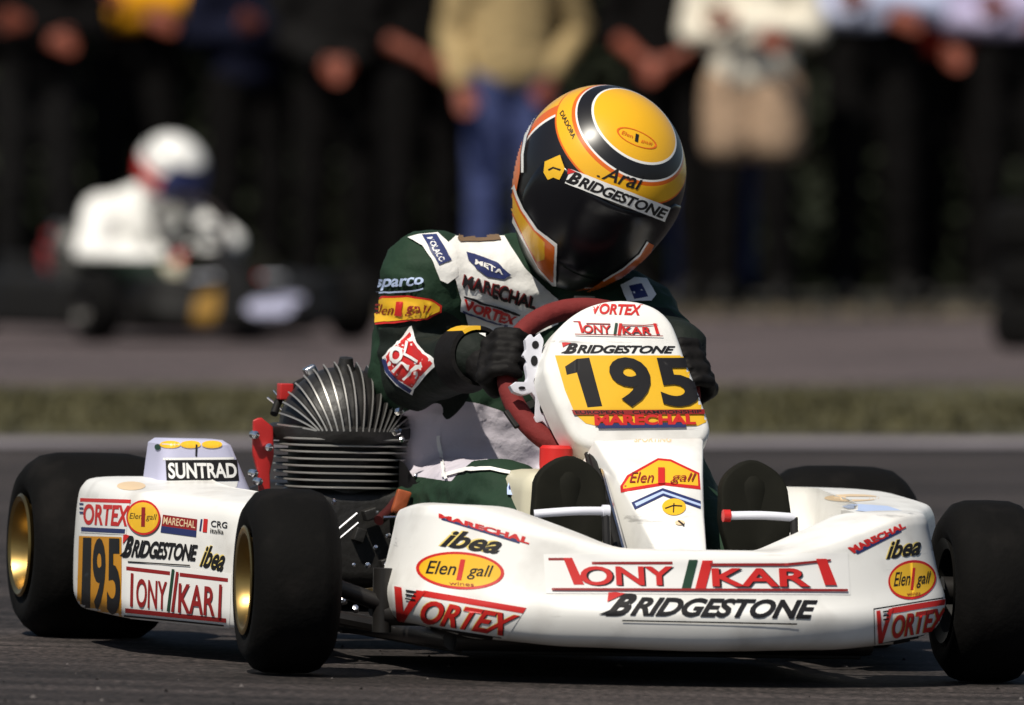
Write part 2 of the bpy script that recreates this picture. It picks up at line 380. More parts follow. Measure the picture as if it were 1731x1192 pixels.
# ================================================================== SETTING
def setting():
    def sheet(name, y0, y1, z, mt, x=60, th=0.0, wav=0.0, n=80):
        mb = MB()
        rows = []
        for yy in (y0, y1):
            rows.append([V((-x + 2 * x * i / n, yy + (wav * noise.noise(V((i * 0.9 + yy, 3, 0))) if wav else 0), z)) for i in range(n + 1)])
        if th:
            rows = [[p - V((0, 0, th)) for p in rows[0]]] + rows + [[p - V((0, 0, th)) for p in rows[1]]]
        mb.grid(rows); o = mb.build(name, mt, None, Matrix.Identity(4), smooth=False); o['kind'] = 'structure'; return o
    def cambered(name, mt):
        mb = MB(); xs = [-60, -8, -4, -3, -2.6] + [-2.4 + .2 * i for i in range(16)] + [.66, 1, 3, 8, 60]; ys = [-60, -10, -4, 0, 2, 3, 4, 5, 6, 7, 8, 9, 12.75]
        def z(x, y): t = max(0, min(1, (y - 2.5) / 6)); return math.tan(ROLL) * max(0, min(3.2, .66 - x)) * (1 - t * t * (3 - 2 * t))
        mb.grid([[V((x, y, z(x, y))) for x in xs] for y in ys]); o = mb.build(name, mt, None, Matrix.Identity(4)); o['kind'] = 'structure'
    def asphalt(name, c0, c1, streak):
        m = bpy.data.materials.new(name); m.use_nodes = True; MATS[name] = m
        n = m.node_tree.nodes; L = m.node_tree.links; b = n['Principled BSDF']
        tc = n.new('ShaderNodeTexCoord')
        mp = n.new('ShaderNodeMapping'); mp.inputs['Rotation'].default_value = (0, 0, R(streak)); mp.inputs['Scale'].default_value = (0.5, 5.0, 1)
        L.new(tc.outputs['Object'], mp.inputs[0])
        nz = n.new('ShaderNodeTexNoise'); nz.inputs['Scale'].default_value = 1.6; nz.inputs['Detail'].default_value = 5; L.new(mp.outputs[0], nz.inputs[0])
        r1 = n.new('ShaderNodeValToRGB'); r1.color_ramp.elements[0].position = 0.38; r1.color_ramp.elements[1].position = 0.66
        r1.color_ramp.elements[0].color = (*c0, 1); r1.color_ramp.elements[1].color = (*c1, 1); L.new(nz.outputs[0], r1.inputs[0])
        sp = n.new('ShaderNodeTexNoise'); sp.inputs['Scale'].default_value = 95; sp.inputs['Detail'].default_value = 3; L.new(tc.outputs['Object'], sp.inputs[0])
        r2 = n.new('ShaderNodeValToRGB'); r2.color_ramp.elements[0].position = 0.42; r2.color_ramp.elements[1].position = 0.72
        r2.color_ramp.elements[0].color = (0.45, 0.45, 0.45, 1); r2.color_ramp.elements[1].color = (2.5, 2.4, 2.4, 1); L.new(sp.outputs[0], r2.inputs[0])
        mx = n.new('ShaderNodeMix'); mx.data_type = 'RGBA'; mx.blend_type = 'MULTIPLY'; mx.inputs[0].default_value = 1
        L.new(r1.outputs[0], mx.inputs[6]); L.new(r2.outputs[0], mx.inputs[7])
        bl = n.new('ShaderNodeTexNoise'); bl.inputs['Scale'].default_value = 1.1; bl.inputs['Detail'].default_value = 4; L.new(tc.outputs['Object'], bl.inputs[0])
        r4 = n.new('ShaderNodeValToRGB'); r4.color_ramp.elements[0].position = .35; r4.color_ramp.elements[1].position = .65; r4.color_ramp.elements[0].color = (.6, .6, .6, 1); r4.color_ramp.elements[1].color = (1.25, 1.22, 1.2, 1); L.new(bl.outputs[0], r4.inputs[0])
        m5 = n.new('ShaderNodeMix'); m5.data_type = 'RGBA'; m5.blend_type = 'MULTIPLY'; m5.inputs[0].default_value = 1; L.new(mx.outputs[2], m5.inputs[6]); L.new(r4.outputs[0], m5.inputs[7]); L.new(m5.outputs[2], b.inputs['Base Color'])
        bp = n.new('ShaderNodeBump'); bp.inputs['Strength'].default_value = 0.6; bp.inputs['Distance'].default_value = 0.004
        L.new(sp.outputs[0], bp.inputs['Height']); L.new(bp.outputs[0], b.inputs['Normal'])
        b.inputs['Roughness'].default_value = 0.85; b.inputs['Specular IOR Level'].default_value = 0.25
    asphalt('asphalt near', (0.016, 0.0135, 0.0125), (0.053, 0.0455, 0.0435), -8)
    asphalt('asphalt far', (0.066, 0.053, 0.053), (0.108, 0.089, 0.090), 0)
    mat('turf', (0.050, 0.045, 0.016), 0.9, var=0.4, vscale=1.2, stain=((0.075, 0.060, 0.020), 0.8, 2.0))
    mat('paint line', (0.22, 0.195, 0.205), 0.7, var=0.3, vscale=3, stain=((.07, .06, .06), .7, 2.5))
    mat('dry verge', (0.075, 0.058, 0.04), 0.95, var=0.4, vscale=1.5)
    mat('field', (0.05, 0.055, 0.02), 0.95, var=0.4, vscale=0.3)
    sheet('ground', -200, 400, -0.012, 'field', x=400)
    cambered('track', 'asphalt near')
    sheet('track_edge_line', 11.75, 12.4, 0.004, 'paint line', wav=.12, n=600)
    sheet('grass_strip', 12.6, 18.2, 0.004, 'turf', wav=0.5, n=400)
    sheet('return_track', 17.1, 30.0, -0.004, 'asphalt far')
    sheet('verge', 29.6, 31.1, 0.004, 'dry verge', wav=0.25)
    mat('shaded ground', (0.016, 0.014, 0.009), 0.95, var=0.5, vscale=2)  # shadow under the crowd and hedge, painted into the ground colour
    sheet('bank', 30.9, 70, 0.010, 'shaded ground', wav=0.3)
    mat('marble rubber', (.010, .009, .009), 0.9, spec=.1); mat('grit', (.13, .115, .11), 0.9, var=.4, vscale=9)
    mb = MB(); rnd = random.Random(11)
    for i in range(800):
        x = rnd.uniform(-1.6, 1.6); y = rnd.uniform(-1.2, 7); t_ = max(0, min(1, (y - 2.5) / 6)); z = math.tan(ROLL) * max(0, .66 - x) * (1 - t_ * t_ * (3 - 2 * t_)) + .001
        if noise.noise(V((x * 1.3, y * .8, 4))) < -.1 and rnd.random() < .8: continue
        r_ = rnd.uniform(.0012, .0045); q = [V((rnd.uniform(.5, 1.5) * r_ * math.cos(a), rnd.uniform(.5, 1.5) * r_ * math.sin(a), 0)) for a in (0, 1.5, 3.1, 4.6)]
        c = V((x, y, z)); mb.add([c + p for p in q] + [c + V((0, 0, r_ * .9))], [[0, 1, 4], [1, 2, 4], [2, 3, 4], [3, 0, 4]], m=0 if rnd.random() < .45 else 1)
    o = mb.build('track_grit', ['marble rubber', 'grit'], None, Matrix.Identity(4), smooth=False); o['kind'] = 'stuff'; o['label'] = 'loose grit and rubber crumbs on the dark asphalt'
    # grass blades on the strip and tufts on the verge
    mat('grass blade', (0.060, 0.053, 0.018), 0.8, var=0.4, vscale=2.0)
    mat('dry grass blade', (0.11, 0.085, 0.05), 0.8, var=0.4, vscale=2.0)
    for nm, y0, y1, cnt, hh, mt, hw in (('grass', 12.9, 17.2, 9000, 0.03, 'grass blade', 2.6), ('verge_grass', 29.7, 31.0, 900, 0.05, 'dry grass blade', 3.6)):
        mb = MB()
        for i in range(cnt):
            x = random.uniform(-hw, hw); y = random.uniform(y0, y1); h = hh * random.uniform(.4, 1.2); a = random.uniform(0, 6.28)
            if noise.noise(V((x * 1.1, y * 1.1, 0))) < -0.25: continue
            q = V((math.cos(a), math.sin(a), 0)) * 0.012; t = V((random.uniform(-.03, .03), random.uniform(-.03, .03), h))
            p = V((x, y, 0.002)); mb.add([p - q, p + q, p + t], [[0, 1, 2]])
        o = mb.build(nm, mt, None, Matrix.Identity(4), smooth=False); o['kind'] = 'stuff'
        o['label'] = 'short olive grass growing between the two tracks' if nm == 'grass' else 'pale dry grass along the far edge of the track'

# ================================================================== KART
def wheel(root, M, pos, Rr, wd, rim_r, side, steer=0.0, rimm='gold'):
    """side +1: outer face towards +x"""
    Q = Matrix.Translation(V(pos)) @ Matrix.Rotation(steer, 4, 'Z')
    X = (side, 0, 0); h = wd / 2
    mb = MB(); mb.lathe([(0.0, h * .55), (.018, h * .55), (.022, h * .5), (.022, h * .2), (.040, h * .15), (.040, -h * .2), (.02, -h * .3), (.02, -h), (0, -h)], (0, 0, 0), X, 20)
    for k in range(3):
        a = k * 2.094 + .4
        mb.tube([V((side * h * .15, .028 * math.cos(a), .028 * math.sin(a))), V((side * h * .45, .028 * math.cos(a), .028 * math.sin(a)))], .006, 6)
    hub = mb.build('wheel', 'dark metal', root, M @ Q)
    mb = MB(); r = Rr
    prof = [(rim_r - .004, -h * .86), (rim_r + .006, -h * .93), (rim_r + .02, -h * 1.0), (rim_r + (r - rim_r) * .55, -h * 1.0), (r - .018, -h * .90), (r - .006, -h * .74), (r - .001, -h * .5), (r, 0),
            (r - .001, h * .5), (r - .006, h * .74), (r - .018, h * .90), (rim_r + (r - rim_r) * .55, h * 1.0), (rim_r + .02, h * 1.0), (rim_r + .006, h * .93), (rim_r - .004, h * .86)]
    mb.lathe(prof, (0, 0, 0), X, 64); mb.build('tyre', 'rubber', hub, M @ Q)
    mb = MB(); q = rim_r
    prof = [(q + .003, h * .97), (q + .007, h * 1.02), (q + .003, h * 1.05), (q - .004, h * 1.02), (q - .010, h * .86), (q - .014, h * .45), (q - .02, h * .25), (.042, h * .17), (.036, h * .17), (.036, h * .12), (q - .02, h * .18), (q - .01, -h * .9), (q + .005, -h * 1.0), (q + .001, -h * .9)]
    mb.lathe(prof[:10], (0, 0, 0), X, 48); mb.lathe(prof[9:], (0, 0, 0), X, 48, m=1); mb.build('rim', [rimm, 'black'], hub, M @ Q)
    return hub

def sweep_shell(outer, inner, zt, zb, sect):
    """outer / inner plan paths of equal count, section points (share of the way in, z kind, dz)"""
    rows = []
    for i, (o, n) in enumerate(zip(outer, inner)):
        t, b = zt(o), zb(o)
        row = []
        for d, f, dz in sect:
            p = o.lerp(n, d); row.append(V((p.x, p.y, b + (t - b) * f + dz)))
        rows.append(catmull(row, 4))
    return rows

NOSE_C = -0.026
def nose_cone(root, M, mt='white plastic'):
    half = [(.400, -.05), (.402, .02), (.396, .075), (.378, .125), (.345, .163), (.295, .195), (.22, .226), (.12, .250), (0, .258)]
    inh = [(.265, -.06), (.265, -.03), (.255, 0), (.24, .03), (.215, .05), (.18, .07), (.13, .09), (.07, .10), (0, .105)]
    def full(h): return [(x, y, 0) for x, y in h] + [(-x, y, 0) for x, y in h[-2::-1]]
    N = 72
    oc = catmull(full(half), 6); ic = catmull(full(inh), 6)
    zt = lambda p: interp([(0, .1885), (.14, .1885), (.16, .1905), (.30, .245), (.345, .259), (.372, .262), (.40, .252)], abs(p.x)) if True else 0
    def zt(p):
        a = abs(p.x)
        if a < .145: z = .1885
        elif a < .345: z = .1885 + (a - .145) / .2 * .055
        else: z = .2435
        back = max(0, .05 - p.y) / .1 if a > .39 else 0
        return z - .010 * min(1, back)
    zts = [zt(p) for p in oc]
    for _ in range(2): zts = [zts[0]] + [(zts[i - 1] + zts[i] * 2 + zts[i + 1]) / 4 for i in range(1, len(zts) - 1)] + [zts[-1]]
    d = {id(p): z for p, z in zip(oc, zts)}
    zb = lambda p: interp([(0, .046), (.2, .049), (.33, .056), (.40, .070)], abs(p.x))
    S = [(.9, 0, .03), (.5, 0, .010), (.26, 0, .002), (.10, 0, .010), (.03, 0, .026), (0, 0, .052), (.07, .5, 0), (.155, 1, -.030), (.185, 1, -.011), (.25, 1, -.001), (.5, 1, 0), (.85, 1, -.006), (1.0, 1, -.03), (1.0, 1, -.06)]
    rows = sweep_shell(oc, ic, lambda p: d[id(p)], zb, S)
    mb = MB()
    # close the two ends with shrinking copies of the end section
    def endcap(row, dirn):
        c = sum(row, V((0, 0, 0))) / len(row); out = []
        for k, s in ((1, .985), (2, .93), (3, .75), (4, .4), (5, .05)): out.append([c + (p - c) * s + V((0, dirn * .004 * min(k, 3), 0)) for p in row])
        return out
    rr = endcap(rows[0], -1)[::-1] + rows + endcap(rows[-1], -1)
    mb.grid([[p + V((NOSE_C, 0, 0)) for p in r] for r in rr])
    return mb.build('nose_cone', mt, root, M, sharp=70)

def side_pod(root, M, s, mt='white plastic', yel='white plastic'):
    op = [(.43, -.885), (.56, -.882), (.622, -.872), (.640, -.85), (.645, -.74), (.643, -.60), (.637, -.535), (.622, -.495), (.59, -.42), (.555, -.335), (.535, -.285), (.51, -.262), (.43, -.26)]
    ip = [(.41, -.74), (.45, -.74), (.47, -.73), (.48, -.71), (.48, -.66), (.48, -.58), (.475, -.50), (.465, -.44), (.455, -.38), (.445, -.35), (.44, -.34), (.43, -.335), (.415, -.335)]
    oc = catmull([(x * s, y, 0) for x, y in op], 5); ic = catmull([(x * s, y, 0) for x, y in ip], 5)
    zt = lambda p: lerp(.228, .249, max(0, min(1, (-p.y - .25) / .5)))
    zb = lambda p: lerp(.050, .055, max(0, min(1, (-p.y - .25) / .5)))
    S = [(.9, 0, .02), (.3, 0, .004), (.10, 0, .0), (.02, 0, .016), (0, 0, .04), (.0, .5, 0), (.02, 1, -.035), (.06, 1, -.012), (.16, 1, -.001), (.5, 1, .003), (.95, 1, .004), (1.0, 1, -.006), (1.03, .45, 0)]
    rows = sweep_shell(oc, ic, zt, zb, S)
    mb = MB(); mb.grid(rows)
    # inner wall + flat deck between the inner path and the chassis side
    top = [r[-3] for r in rows]; mb.grid([top, [V((s * .405, p.y, p.z - .004)) for p in top], [V((s * .40, p.y, p.z - .03)) for p in top], [V((s * .385, p.y, .07)) for p in top]])
    for r in (rows[0], rows[-1]):
        mb.add([p.copy() for p in r], [list(range(len(r)))])
    return mb.build('side_pod', mt, root, M, sharp=55)

def kart(name, M, label, pal=None, detail=True):
    pal = pal or {}
    g = pal.get
    root = empty(name, M); tag(root, label, 'kart')
    P = {'root': root}
    # chassis
    mb = MB(); T = .016
    mb.tube([(.30, .10, .055), (.30, -.25, .055), (.33, -.55, .055), (.30, -.95, .06), (.30, -1.12, .07), (-.30, -1.12, .07), (-.30, -.95, .06), (-.33, -.55, .055), (-.30, -.25, .055), (-.30, .10, .055), (.30, .10, .055)], T, 10)
    mb.tube([(.33, -.45, .055), (-.33, -.45, .055)], T); mb.tube([(.32, -.8, .055), (-.32, -.8, .055)], T)
    mb.tube([(.38, .0, .085), (-.38, .0, .085)], T)
    mb.tube([(.30, -.30, .055), (.50, -.34, .09), (.50, -.72, .09), (.33, -.76, .06)], .010, 8, smooth=4)
    mb.tube([(-.30, -.30, .055), (-.50, -.34, .09), (-.50, -.72, .09), (-.33, -.76, .06)], .010, 8, smooth=4)
    mb.tube([(.25, .10, .07), (.25, .16, .09), (-.25, .16, .09), (-.25, .10, .07)], .010, 8)
    P['chassis'] = mb.build('chassis', 'dark metal', root, M)
    mb = MB(); mb.box((0, -.22, .038), (.29, .33, .003), bev=.002); mb.build('floor_tray', 'black', root, M)
    mb = MB(); mb.tube([(.60, -1.04, .14), (-.60, -1.04, .14)], .02, 14)
    for xx in (.22, -.22): mb.lathe([(.045, -.02), (.05, -.01), (.05, .01), (.045, .02)], (xx, -1.04, .14), (1, 0, 0), 18)
    mb.build('rear_axle', 'dark metal', root, M)
    mb = MB(); mb.lathe([(.03, -.006), (.095, -.006), (.095, .006), (.03, .006), (.03, -.006)], (-.12, -1.04, .14), (1, 0, 0), 32); mb.build('brake_disc', 'chrome', root, M)
    mb = MB(); mb.lathe([(.03, -.004), (.088, -.004), (.098, 0), (.088, .004), (.03, .004), (.03, -.004)], (.10, -1.04, .14), (1, 0, 0), 40); mb.build('sprocket', 'gold', root, M)
    # wheels
    st = R(g('steer', -4))
    for x, y, rr, wd, sd, s in ((.518, 0, .13, .122, 1, st), (-.503, 0, .13, .125, -1, st), (.574, -1.04, .14, .21, 1, 0), (-.585, -1.04, .14, .21, -1, 0)):
        wheel(root, M, (x, y, rr), rr, wd, .070, sd, s, g('rim', 'gold'))
    for s in (1, -1):
        mb = MB(); mb.tube([(s * .38, 0, .06), (s * .38, 0, .15)], .014, 10); mb.tube([(s * .38, 0, .10), (s * .47, 0, .13)], .012, 10)
        mb.tube([(s * .39, 0, .09), (s * .36, -.10, .09)], .010, 8); mb.build('stub_axle', 'dark metal', root, M)
        mb = MB()
        a, b = V((s * .37, -.10, .105)), V((s * .05, -.14, .115)); q = a.lerp(b, .28)
        mb.tube([a, q], .0085, 10, m=1); mb.tube([q, b], .0105, 10, m=0); mb.lathe([(0, -.014), (.012, -.012), (.012, .012), (0, .014)], a, (0, 0, 1), 12, m=2)
        mb.build('tie_rod', ['white enamel', 'rust orange', 'gold'], root, M)
    P['nose'] = nose_cone(root, M, g('nose', 'white plastic'))
    P['podR'] = side_pod(root, M, 1, g('pod', 'white plastic')); P['podL'] = side_pod(root, M, -.925, g('pod', 'white plastic'))
    # seat
    mb = MB(); rows = []
    for t in range(13):
        q = t / 12
        c = catmull([(0, -.46, .09), (0, -.60, .05), (0, -.80, .05), (0, -.93, .14), (0, -1.0, .34), (0, -1.03, .46)], 4)[int(q * 20)]
        wh = interp([(0, .10), (.35, .24), (.6, .27), (.8, .15), (1, .03)], q); ww = interp([(0, .17), (.5, .19), (1, .15)], q)
        row = []
        for j in range(17):
            a = -1 + 2 * j / 16
            up = max(0, (abs(a) - .55) / .45) ** 1.6
            row.append(V((ww * math.sin(a * 1.45) / .99, c.y + (up * wh * (.85 if q > .6 else .1)), c.z + up * wh * (1 if q < .75 else .35))))
        rows.append(row)
    mb.grid(rows); mb.grid([[p + V((0, -.006, -.008)) for p in r] for r in rows])
    P['seat'] = mb.build('seat', 'seat grey', root, M)
    # steering
    C = K(1012, 650, -.37); nrm = V((0, .80, .60)).normalized()
    P['wheelC'], P['wheelN'] = C, nrm
    u = V((1, 0, 0)); v = nrm.cross(u) * -1
    if v.z < 0: v = -v
    rad = .136; P['wu'], P['wv'], P['wr'] = u, v, rad
    mb = MB(); n = 56
    mb.grid([[C + (u * math.cos(a) + v * math.sin(a)) * (rad + .0155 * math.cos(b)) + nrm * .0155 * math.sin(b) for b in [2 * math.pi * j / 12 for j in range(12)]] for a in [2 * math.pi * i / n for i in range(n)]], close_u=True, close_v=True)
    sw = mb.build('steering_wheel', 'red suede' if detail else 'dark suede', root, M)
    mb = MB()
    for a in (R(90), R(205), R(335)):
        d = u * math.cos(a) + v * math.sin(a); t = nrm.cross(d)
        mb.box(C + d * .085, (.072, .016, .003), Matrix((d, t, nrm)).transposed(), bev=.002)
    mb.lathe([(0, .01), (.035, .008), (.04, 0), (.035, -.008), (0, -.01)], C, nrm, 24)
    mb.build('spoke_plate', 'black', sw, M)
    mb = MB(); mb.tube([C, C + nrm * -.02, V((C.x, .03, .07))], .011, 10); mb.build('steering_column', 'dark metal', root, M)
    # number shield + lower fairing
    n1 = V((0.03, .93, .35)).normalized(); p1 = K(1060, 630, -.255)
    ol = [(920, 626), (924, 600), (936, 567), (956, 542), (985, 521), (1016, 509), (1050, 505), (1085, 509), (1114, 521), (1136, 543), (1150, 575), (1160, 605), (1175, 642), (1189, 680), (1200, 712), (1202, 730), (1194, 745), (1176, 753), (1100, 757), (1020, 759), (990, 755), (972, 742), (955, 716), (941, 686), (928, 655)]
    ol = [KP(x, y, p1, n1) for x, y in ol]; ol = resample(catmull(ol + [ol[0]], 5)[:-1], 90, closed=True)
    mb = MB(); pillow(mb, ol, n1, .055, edge=.012, bulge=.008, taper=-.03)
    if detail: P['shield'] = mb.build('number_panel', g('panel', 'white plastic'), root, M, sharp=60)
    n2 = V((0, .52, .854)).normalized(); p2 = K(1150, 925, .055)
    ol = [(1004, 742), (1100, 738), (1190, 738), (1190, 800), (1192, 870), (1196, 936), (1190, 943), (1120, 943), (1112, 936), (1085, 884), (1058, 832), (1030, 785)]
    ol = resample([KP(x, y, p2, n2) for x, y in ol], 90, closed=True)
    mb = MB(); pillow(mb, ol, n2, .06, edge=.008, bulge=.006, taper=-.12)
    P['fairing'] = mb.build('column_fairing', g('panel', 'white plastic'), root, M, sharp=60)
    # struts and hoses beside the fairing
    mb = MB()
    mb.tube([K(1000, 770, -.20), K(1012, 810, -.12), K(1046, 938, .03)], .0055, 8, m=0); mb.tube([K(1012, 775, -.20), K(1023, 812, -.12), K(1057, 938, .03)], .004, 8, m=1)
    mb.tube([K(992, 768, -.21), K(1003, 812, -.13), K(1036, 938, .02)], .004, 8, m=0)
    mb.build('panel_strut', ['black', 'chrome'], root, M)
    # pedals
    for (xa, ya, xb, yb, tipc) in ((903, 869, 1024, 864, 'white enamel'), (1228, 872, 1342, 875, 'red')):
        a, b = K(xa, ya, .045), K(xb, yb, .045)
        mid = (a + b) / 2 + V((0, .008, .002))
        mb = MB(); mb.tube([a, mid, b], .0062, 10, smooth=5)
        mb.tube([b + V((0, 0, 0)), b + V((0, .01, -.05)), V((b.x, .05, .06))], .006, 8, m=1); mb.tube([V((b.x - .03, .05, .06)), V((b.x + .03, .05, .06))], .01, 8, m=1)
        s0 = a if tipc == 'red' else b
        mb.lathe([(0, -.006), (.009, -.005), (.009, .005), (0, .006)], s0, (1, 0, 0), 12, m=2)
        mb.build('pedal', ['white enamel', 'dark metal', tipc], root, M)
    # fuel tank with red cap
    mb = MB(); c = K(950, 830, -.24); mb.box((c.x, -.26, .165), (.075, .10, .12), bev=.03)
    tk = mb.build('fuel_tank', 'tank plastic', root, M)
    c = K(940, 772, -.26); mb = MB(); mb.lathe([(0, -.03), (.022, -.03), (.024, -.012), (.024, .012), (.020, .016), (0, .016)], c, (0, 0, 1), 20); mb.build('cap', 'red', tk, M)
    # air box on the right pod
    mb = MB()
    y0 = -.66; A = [K(x, y, y0) for x, y in ((276, 744), (392, 744), (440, 858), (262, 858))]
    rows = []
    for f, e in ((0, 0), (.04, .0), (.5, 0), (.93, 0), (1, .008)):
        l = A[3].lerp(A[0], f); r = A[2].lerp(A[1], f)
        w_ = (l - r).length / 2 - e; dpt = .075 - .012 * f - e; c = (l + r) / 2 + V((0, -.06, 0)); ring = []
        for i in range(40):
            a = 2 * math.pi * i / 40; ca, sa = math.cos(a), math.sin(a)
            ring.append(c + V((w_ * math.copysign(abs(ca) ** .35, ca), dpt * math.copysign(abs(sa) ** .35, sa), 0)))
        rows.append(ring)
    mb.grid(rows, close_u=True, capr=True); P['air'] = mb.build('air_box', g('air', 'lavender'), root, M)
    # engine
    E = V((K(572, 800, -.78).x, -.78, 0))
    mb = MB(); mb.box((E.x - .02, E.y - .02, .17), (.085, .10, .07), bev=.02); mb.lathe([(0, -.10), (.06, -.10), (.065, -.08), (.065, .08), (0, .08)], (E.x - .04, E.y, .15), (1, 0, 0), 26)
    mb.tube([(E.x - .10, E.y + .05, .20), (E.x - .12, E.y + .12, .16), (E.x - .05, E.y + .2, .1)], .018, 10, smooth=4)
    for k in range(10):
        a = random.uniform(0, 6.28); mb.box((E.x + random.uniform(-.09, .09), E.y + .08 + random.uniform(0, .03), random.uniform(.09, .22)), (.010, .012, .008), Matrix.Rotation(a, 3, 'Y'), bev=.002)
    en = mb.build('engine', 'engine black', root, M); P['engine'] = en
    mb = MB(); mb.lathe([(.06, .22), (.075, .225), (.075, .325), (.06, .33), (0, .33)], (E.x, E.y, 0), (0, 0, 1), 30)
    zf = [.8 - (y - 204) / 1152 for y in (764, 775, 786, 798, 810, 822, 834, 846)]
    for i, z in enumerate(zf):
        rr = .098 - .0015 * i; k = 8
        def sq(r, z, nn=44):
            out = []
            for j in range(nn):
                a = 2 * math.pi * j / nn; ca, sa = math.cos(a), math.sin(a)
                out.append(V((E.x + r * math.copysign(abs(ca) ** .7, ca), E.y + r * math.copysign(abs(sa) ** .7, sa), z)))
            return out
        mb.grid([sq(.06, z + .0026), sq(rr, z + .0016)], close_u=True, m=0)
        mb.grid([sq(rr, z + .0016), sq(rr + .0014, z + .0008), sq(rr + .0014, z - .0008), sq(rr, z - .0016)], close_u=True, m=1)
        mb.grid([sq(rr, z - .0016), sq(.06, z - .0026)], close_u=True, m=0)
    mb.build('cylinder', ['engine black', 'fin edge'], en, M)
    # radial head: fins fanned on a dome
    mb = MB(); H = V((E.x + .004, E.y + .045, .325)); up = V((0, -.62, .785)); nn = V((0, .785, .62)); sx = V((1, 0, 0))
    mb.lathe([(.104, -.028), (.108, -.02), (.108, -.008), (.100, -.004), (.0, -.002)], (E.x, E.y, .338), (0, 0, 1), 40)
    DC = V((E.x, E.y + .01, .326)); DX, DZ, DY = .0945, .095, .090
    def dome(u_, v_, off=0.0):
        w_ = math.sqrt(max(0.0, 1 - u_ * u_ - v_ * v_)); p = V((u_ * DX, w_ * DY, v_ * DZ))
        nn_ = V((u_ / DX, w_ / DY, v_ / DZ)).normalized(); return DC + p + nn_ * off
    rows = [[DC + V((math.sin(a_) * DX * math.cos(t_), math.cos(a_) * DY * math.cos(t_), math.sin(t_) * DZ)) * .985 + V((0, 0, 0)) for a_ in [2 * math.pi * k / 40 for k in range(40)]] for t_ in [R(t) for t in (-14, 0, 15, 30, 45, 60, 75, 89)]]
    mb.grid(rows, m=0, close_u=True)
    for i in range(19):
        al = R(-86 + 172 * i / 18); pts = []
        for k in range(13):
            q = k / 12; cu = .10 * math.sin(q * math.pi) * math.sin(2 * al)
            pts.append((lerp(.56 * math.sin(al), .985 * math.sin(al), q ** 1.1) + cu * .3, lerp(.0, .985 * math.cos(al), q) + abs(cu) * .35))
        pts = [(x / max(1, math.hypot(x, z) / .992), z / max(1, math.hypot(x, z) / .992)) for x, z in pts]
        top = [dome(x, z, .0085) for x, z in pts]; bot = [dome(x, z, -.004) for x, z in pts]
        tt = []
        for k in range(13):
            dr = (top[min(k + 1, 12)] - top[max(k - 1, 0)]).normalized(); tt.append(dr.cross((top[k] - bot[k]).normalized()).normalized())
        th = .0012
        for sg in (1, -1): mb.grid([[p + t * th * sg for p, t in zip(bot, tt)], [p + t * th * sg for p, t in zip(top, tt)]], m=0)
        mb.grid([[p + t * th for p, t in zip(top, tt)], [p - t * th for p, t in zip(top, tt)]], m=1)
    mb.lathe([(0, .014), (.010, .012), (.012, 0), (.017, -.012)], DC + V((0, .02, DZ)), (0, .2, 1), 14, m=0)
    mb.build('cylinder_head', ['engine black', 'fin edge'], en, M)
    mb = MB(); mb.tube([K(463, 700, -.80), K(476, 672, -.82), K(515, 644, -.85), K(572, 630, -.87), K(630, 645, -.86), K(668, 682, -.83), K(688, 735, -.80), K(686, 800, -.78)], .006, 10, smooth=5)
    mb.build('guard_hoop', 'black', en, M)
    mb = MB(); ol = [K(x, y, -.73) for x, y in ((428, 710), (440, 704), (462, 722), (463, 770), (456, 800), (458, 848), (440, 850), (436, 800), (427, 765))]
    pillow(mb, resample(ol, 40, closed=True), V((.2, 1, .1)), .03, edge=.003, bulge=.001)
    for x, y in ((430, 735), (453, 756), (428, 800), (436, 814), (440, 838)): mb.lathe([(0, .01), (.006, .008), (.006, -.01)], K(x, y, -.722), (0, 1, 0), 10, m=1)
    mb.box(K(482, 662, -.80), (.010, .012, .012), bev=.002)
    mb.build('carburettor_bracket', ['red paint', 'chrome'], en, M)
    def bolt(fn):
        q_ = MB(); fn(q_); q_.build('bolt', 'chrome', en, M)
    bolt(lambda q_: q_.box(K(526, 630, -.86), (.009, .010, .010), Matrix.Rotation(.5, 3, 'Y'), bev=.003))
    for a, b in (((452, 672), (480, 695)), ((462, 660), (486, 690)), ((476, 650), (490, 662))): bolt(lambda q_: q_.tube([K(*a, -.83), K(*b, -.82)], .0014, 6))
    for x, y, q in ((676, 695, .006), (671, 729, .006), (679, 742, .004), (703, 804, .003), (638, 866, .003), (656, 906, .004), (635, 925, .003), (598, 955, .003), (622, 956, .005), (655, 956, .005), (565, 848, .004), (601, 1029, .005), (580, 1015, .006)):
        bolt(lambda q_: q_.lathe([(0, q), (q * .9, q * .8), (q, q * .2), (q, -q), (0, -q)], K(x, y, -.62 if y < 900 else -.35), (random.uniform(-.6, .6), 1, random.uniform(-.2, .8)), 6))
    for a, b, q in (((572, 895), (604, 868), .0028), ((575, 910), (606, 884), .0024), ((648, 875), (679, 874), .0028)): bolt(lambda q_: q_.tube([K(*a, -.60), K(*b, -.60)], q, 8))
    mb = MB(); mb.tube([K(682, 745, -.80), K(680, 800, -.76), K(668, 850, -.7), K(640, 880, -.66)], .008, 10, smooth=5); mb.build('fuel_hose', 'hose', en, M)
    mb = MB(); ol = [K(x, y, -.60) for x, y in ((674, 826), (697, 832), (684, 869), (663, 864))]; pillow(mb, resample(ol, 24, closed=True), V((0, 1, .2)), .012, edge=.002, bulge=.001); mb.build('chain_guard', 'rust orange', en, M)
    mb = MB(); mb.tube([(E.x - .06, E.y - .06, .26), (E.x - .10, E.y - .18, .24), (E.x - .02, E.y - .30, .2), (E.x + .1, E.y - .36, .2)], [.02, .025, .045, .03], 12, smooth=5); mb.build('exhaust', 'dark metal', en, M)
    if not detail: return P
    # bits behind the number panel: hub clamps and bracket
    mb = MB()
